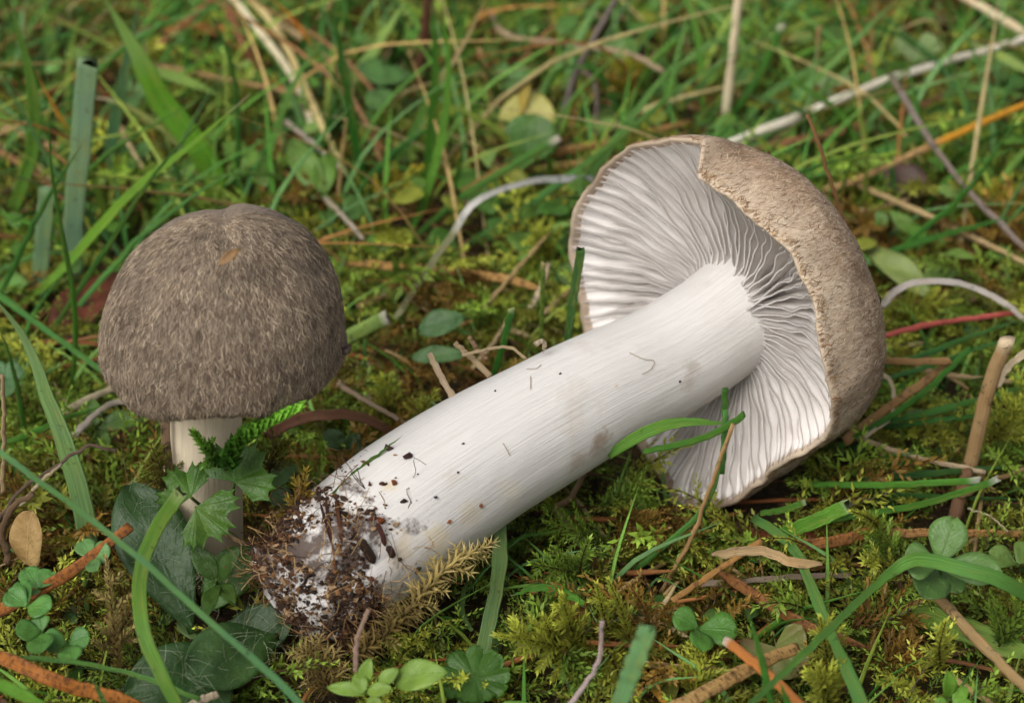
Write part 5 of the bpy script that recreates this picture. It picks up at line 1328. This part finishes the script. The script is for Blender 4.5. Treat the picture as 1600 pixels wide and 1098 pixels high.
sprig('brownish tangled moss above the cut green stems', [(760, 420), (730, 440), (700, 480)], G_BRN, leaf=0.16, branches=14, blen=0.8, z=(0.9, 1.1), dens=55)
sprig('yellow moss right of the fallen cap beneath the lavender arch', [(1400, 500), (1440, 480), (1500, 470)], G_YEL, leaf=0.17, branches=10, blen=0.7, z=(0.8, 1.1), dens=66)
sprig('olive moss clump blurred at the right edge below the grey-brown stalk', [(1530, 330), (1560, 310), (1600, 300)], (lin((120, 110, 30)), lin((178, 170, 56))), leaf=0.2, branches=10, blen=0.8, z=(0.8, 1.3), dens=60)

sprig('dark green moss shoot at the foot of the upright stem, left', [(318, 960), (306, 920), (300, 880)], G_OLV, leaf=0.16, branches=6, blen=0.4, y=[-8.6, -8.7], dens=66)
sprig('dark green moss shoot at the foot of the upright stem, right', [(345, 960), (352, 920), (372, 890)], G_GRN, leaf=0.16, branches=6, blen=0.4, y=[-8.6, -8.6], dens=66)
sprig('olive moss sprig beside the lobed leaves at the upright stem', [(262, 770), (250, 730), (238, 700)], G_OLV, leaf=0.17, branches=6, blen=0.5, y=[-8.3, -8.2], dens=66)
sprig('olive moss sprig between the upright stem and the dead arched blade', [(420, 740), (430, 710), (452, 690)], G_OLV, leaf=0.16, branches=8, blen=0.5, y=[-7.6, -7.6], dens=66)

herb('dark narrow leaves hiding the foot of the upright stem', [((338, 905), (300, 850), 34, 0.5), ((340, 905), (372, 858), 30, 0.5), ((338, 908), (322, 960), 30, 0.0), ((342, 908), (366, 940), 28, 0.0)], (62, 98, 52), z=1.3, base=(340, 940), name='herb')
# ------------------------------------------------------------------ the uncountable carpet: moss, litter, far grass and small leaves
stem_p = STEM_PTS[::3]
stem_sx, stem_sy = to_px(STEM_PTS)
def blocked(p):
    """inside or in front of a mushroom, or over a hand-placed leaf"""
    d = np.linalg.norm(stem_p - p, axis=1).min()
    if d < 1.25: return True
    v = p - RC; ax = -np.dot(v, AX); rho = math.sqrt(max(0, np.dot(v, v) - ax * ax))
    if -0.6 < ax < 2.6 and rho < 3.2 - 0.15 * max(0, ax): return True
    if math.hypot(p[0] - LC[0], p[1] - LC[1]) < 0.85: return True
    x, y = to_px(p)
    if np.hypot(stem_sx - x, stem_sy - y).min() < 88 and p[1] < STEM_PTS[np.argmin(np.hypot(stem_sx - x, stem_sy - y))][1]: return True
    if 150 < x < 560 and 310 < y < 650 and p[1] < LC[1]: return True
    if p[2] - ground_h(p[0], p[1]) < 0.6: return False
    for (a, b, r) in LEAFY_PX:
        if (x - a) ** 2 + (y - b) ** 2 < r * r * 0.5: return True
    return False

def scatter(n, ylo, yhi, marg=1.25):
    res = []
    while len(res) < n:
        y = random.uniform(ylo, yhi)
        half = (y - CAM[1] + 4) / math.cos(math.radians(10)) * 0.30 * marg + 1
        x = random.uniform(-half, half)
        if random.random() < half / 16: res.append((x, y))
    return res

PALS = [G_YEL, G_GRN, G_GRN, G_OLV, G_OLV, G_BRN]
def moss_template(pal, leaf, br, blen, dens, L):
    P = catmull([np.array([0, 0, 0.0]), np.array([L * 0.35, 0.03, L * 0.25]), np.array([L * 0.75, 0, L * 0.36]), np.array([L, 0.05, L * 0.34])], 10)
    return moss_shoot(P, leaf, np.array(pal[0]) * 0.9, np.array(pal[1]) * 1.05, br, blen, dens, 0.75, plane=np.array([0, 0, 1.0]))
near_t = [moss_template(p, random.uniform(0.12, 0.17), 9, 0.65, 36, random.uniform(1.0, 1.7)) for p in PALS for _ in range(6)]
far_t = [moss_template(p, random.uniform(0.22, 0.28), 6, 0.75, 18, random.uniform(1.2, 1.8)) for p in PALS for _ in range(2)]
def rotm(az, tilt, roll):
    ca, sa, ct, st, cr, sr = math.cos(az), math.sin(az), math.cos(tilt), math.sin(tilt), math.cos(roll), math.sin(roll)
    return np.array([[ca, -sa, 0], [sa, ca, 0], [0, 0, 1]]) @ np.array([[ct, 0, -st], [0, 1, 0], [st, 0, ct]]) @ np.array([[1, 0, 0], [0, cr, -sr], [0, sr, cr]])
def carpet(name, temps, spots, label, smin=0.7, smax=1.2):
    bag = Bag()
    for (x, y) in spots:
        pn = fn(x * 0.22, y * 0.22, 2) + random.gauss(0, 0.25)
        k = int(np.clip((pn + 0.6) / 1.2, 0, 0.999) * len(temps))
        V, F, C = temps[k]
        patch = fn(x * 0.55 + 7, y * 0.55, 5)
        if patch < -0.22 and random.random() < 0.5: continue
        s = random.uniform(smin, smax) * (1 + 0.7 * patch)
        M = rotm(random.uniform(0, 2 * PI), random.uniform(-0.25, 0.55), random.uniform(-0.5, 0.5))
        b = np.array([x, y, ground_h(x, y) + random.uniform(-0.05, 0.12)])
        tip = b + M @ np.array([1.2, 0, 0.4]) * s
        if blocked(tip) or blocked((b + tip) / 2 + np.array([0, 0, 0.1])) or blocked(b + np.array([0, 0, 0.4])): continue
        bag.add(V @ M.T * s + b, F, C * random.uniform(0.75, 1.45))
    o = bag.build(name, M_MOSS, origin=(0, 0, 0), smooth=False)
    return tag(o, label, 'moss')
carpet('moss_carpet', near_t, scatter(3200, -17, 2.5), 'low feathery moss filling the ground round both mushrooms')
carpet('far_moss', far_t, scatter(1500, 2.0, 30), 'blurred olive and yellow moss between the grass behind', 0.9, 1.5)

# brown litter: broken needles, stalk bits, leaf crumbs
bag = Bag()
for (x, y) in scatter(1300, -17, 24):
    g = ground_h(x, y); L = random.uniform(0.5, 2.4); a = random.uniform(0, 2 * PI); h = random.uniform(0.15, 0.6)
    d = np.array([math.cos(a), math.sin(a), random.uniform(-0.15, 0.15)])
    p0 = np.array([x, y, g + h])
    Q = [p0 - d * L / 2, p0 + np.array([0, 0, random.uniform(-.05, .12)]), p0 + d * L / 2]
    if any(blocked(q) for q in Q): continue
    w = random.choice([0.03, 0.05, 0.07, 0.10])
    V, F, u = strip(catmull(Q, 6), wprofile(6, w, 'both'), 0.5, m=5)
    bag.add(V, F[0], np.array(lin(random.choice([(150, 100, 58), (110, 74, 46), (176, 148, 104), (90, 66, 48), (196, 174, 132), (140, 86, 50)]))) * random.uniform(0.6, 1.1))
tag(bag.build('plant_litter', M_LITTER, origin=(0, 0, 0)), 'broken brown needles and stalk bits in the moss', 'litter')

# fine grass of the meadow behind, beyond the blades one can tell apart
bag = Bag()
def fine_blade(x, y, L, w, c, lean, az, droop=0.35):
    d = np.array([math.cos(az), math.sin(az), 0])
    b = np.array([x, y, ground_h(x, y)])
    Q = [b, b + d * L * lean * 0.35 + np.array([0, 0, L * 0.45]), b + d * L * lean + np.array([0, 0, L * (0.85 - droop * 0.4 * lean)])]
    if blocked(Q[1]) or blocked(Q[2]) or blocked((Q[1] + Q[2]) / 2) or blocked(Q[0]): return
    V, F, u = strip(catmull(Q, 8), wprofile(8, w, 'point'), 0.2, 0.3, random.uniform(-60, 60), m=6)
    bag.add(V, F[0], np.array(lin(c)) * np.array([1.02, 1.04, 0.84]) * random.uniform(0.6, 1.3), uv=u)
GC = [(96, 146, 62), (80, 130, 56), (118, 160, 80), (62, 112, 50), (108, 150, 96), (140, 160, 74)]
for (x, y) in scatter(1000, 3.0, 36):
    fine_blade(x, y, random.uniform(1.6, 4.2), random.uniform(0.07, 0.2), random.choice(GC), random.uniform(0.1, 0.9), random.uniform(0, 2 * PI))
for (x, y) in scatter(850, 2.0, 32):                # long thin blades leaning every way
    fine_blade(x, y, random.uniform(2.5, 5.0), random.uniform(0.06, 0.12), random.choice(GC), random.uniform(0.5, 1.3), random.choice([random.gauss(0.6, 0.8), random.uniform(0, 2 * PI)]))
for (x, y) in scatter(200, 1.5, 30):                 # pale dry stalks among them
    fine_blade(x, y, random.uniform(2.0, 6.0), random.uniform(0.05, 0.12), random.choice([(206, 186, 146), (186, 156, 110), (170, 120, 72), (150, 110, 76)]), random.uniform(0.8, 1.8), random.uniform(0, 2 * PI))
for (x, y) in scatter(900, -14, 4):
    fine_blade(x, y, random.uniform(0.7, 2.0), random.uniform(0.04, 0.09), random.choice(GC), random.uniform(0.4, 1.1), random.uniform(0, 2 * PI))
for (x, y) in scatter(500, 34, 60, 1.1):
    fine_blade(x, y, random.uniform(2.5, 6), random.uniform(0.15, 0.3), random.choice(GC), random.uniform(0.1, 0.8), random.uniform(0, 2 * PI))
tag(bag.build('meadow_grass', M_STUFFLEAF, origin=(0, 0, 0)), 'blurred short grass filling the meadow behind', 'grass')

# small leaves of herbs covering the ground behind
bag = Bag()
LCOL = [(92, 140, 58), (112, 156, 70), (74, 118, 50), (124, 160, 90), (98, 146, 76), (150, 162, 66)]
for (x, y) in scatter(1700, 1.0, 34):
    h = random.uniform(0.4, 1.4); p = np.array([x, y, ground_h(x, y) + h])
    if blocked(p): continue
    a = random.uniform(0, 2 * PI); L = random.uniform(0.35, 0.85)
    d = np.array([math.cos(a), math.sin(a), random.uniform(-0.3, 0.4)])
    V, F, u = leaf_geo(p, p + d * L, nrm(np.array([random.uniform(-.4, .4), random.uniform(-.7, .2), 0.9])), L * random.uniform(0.45, 0.85), random.choice(['oval', 'obovate', 'lance']), 0.15, 0.2, nl=7, nw=5)
    bag.add(V, F, np.array(lin(random.choice(LCOL))) * np.array([0.9, 0.85, 0.7]) * random.uniform(0.6, 1.2), uv=u)
for (x, y) in scatter(260, -14, 1):
    h = random.uniform(0.2, 0.6); p = np.array([x, y, ground_h(x, y) + h])
    if blocked(p): continue
    a = random.uniform(0, 2 * PI); L = random.uniform(0.25, 0.5)
    d = np.array([math.cos(a), math.sin(a), random.uniform(-0.2, 0.3)])
    V, F, u = leaf_geo(p, p + d * L, nrm(np.array([random.uniform(-.4, .4), random.uniform(-.7, .2), 0.9])), L * random.uniform(0.5, 0.8), random.choice(['oval', 'obovate']), 0.15, 0.2, nl=8, nw=5)
    bag.add(V, F, np.array(lin(random.choice(LCOL))) * np.array([0.6, 0.55, 0.6]) * random.uniform(0.6, 1.1), uv=u)
tag(bag.build('ground_cover', M_STUFFLEAF, origin=(0, 0, 0)), 'small blurred leaves of low herbs among the moss', 'ground cover')
for o in scene.objects:
    if '_o' in o: del o['_o']
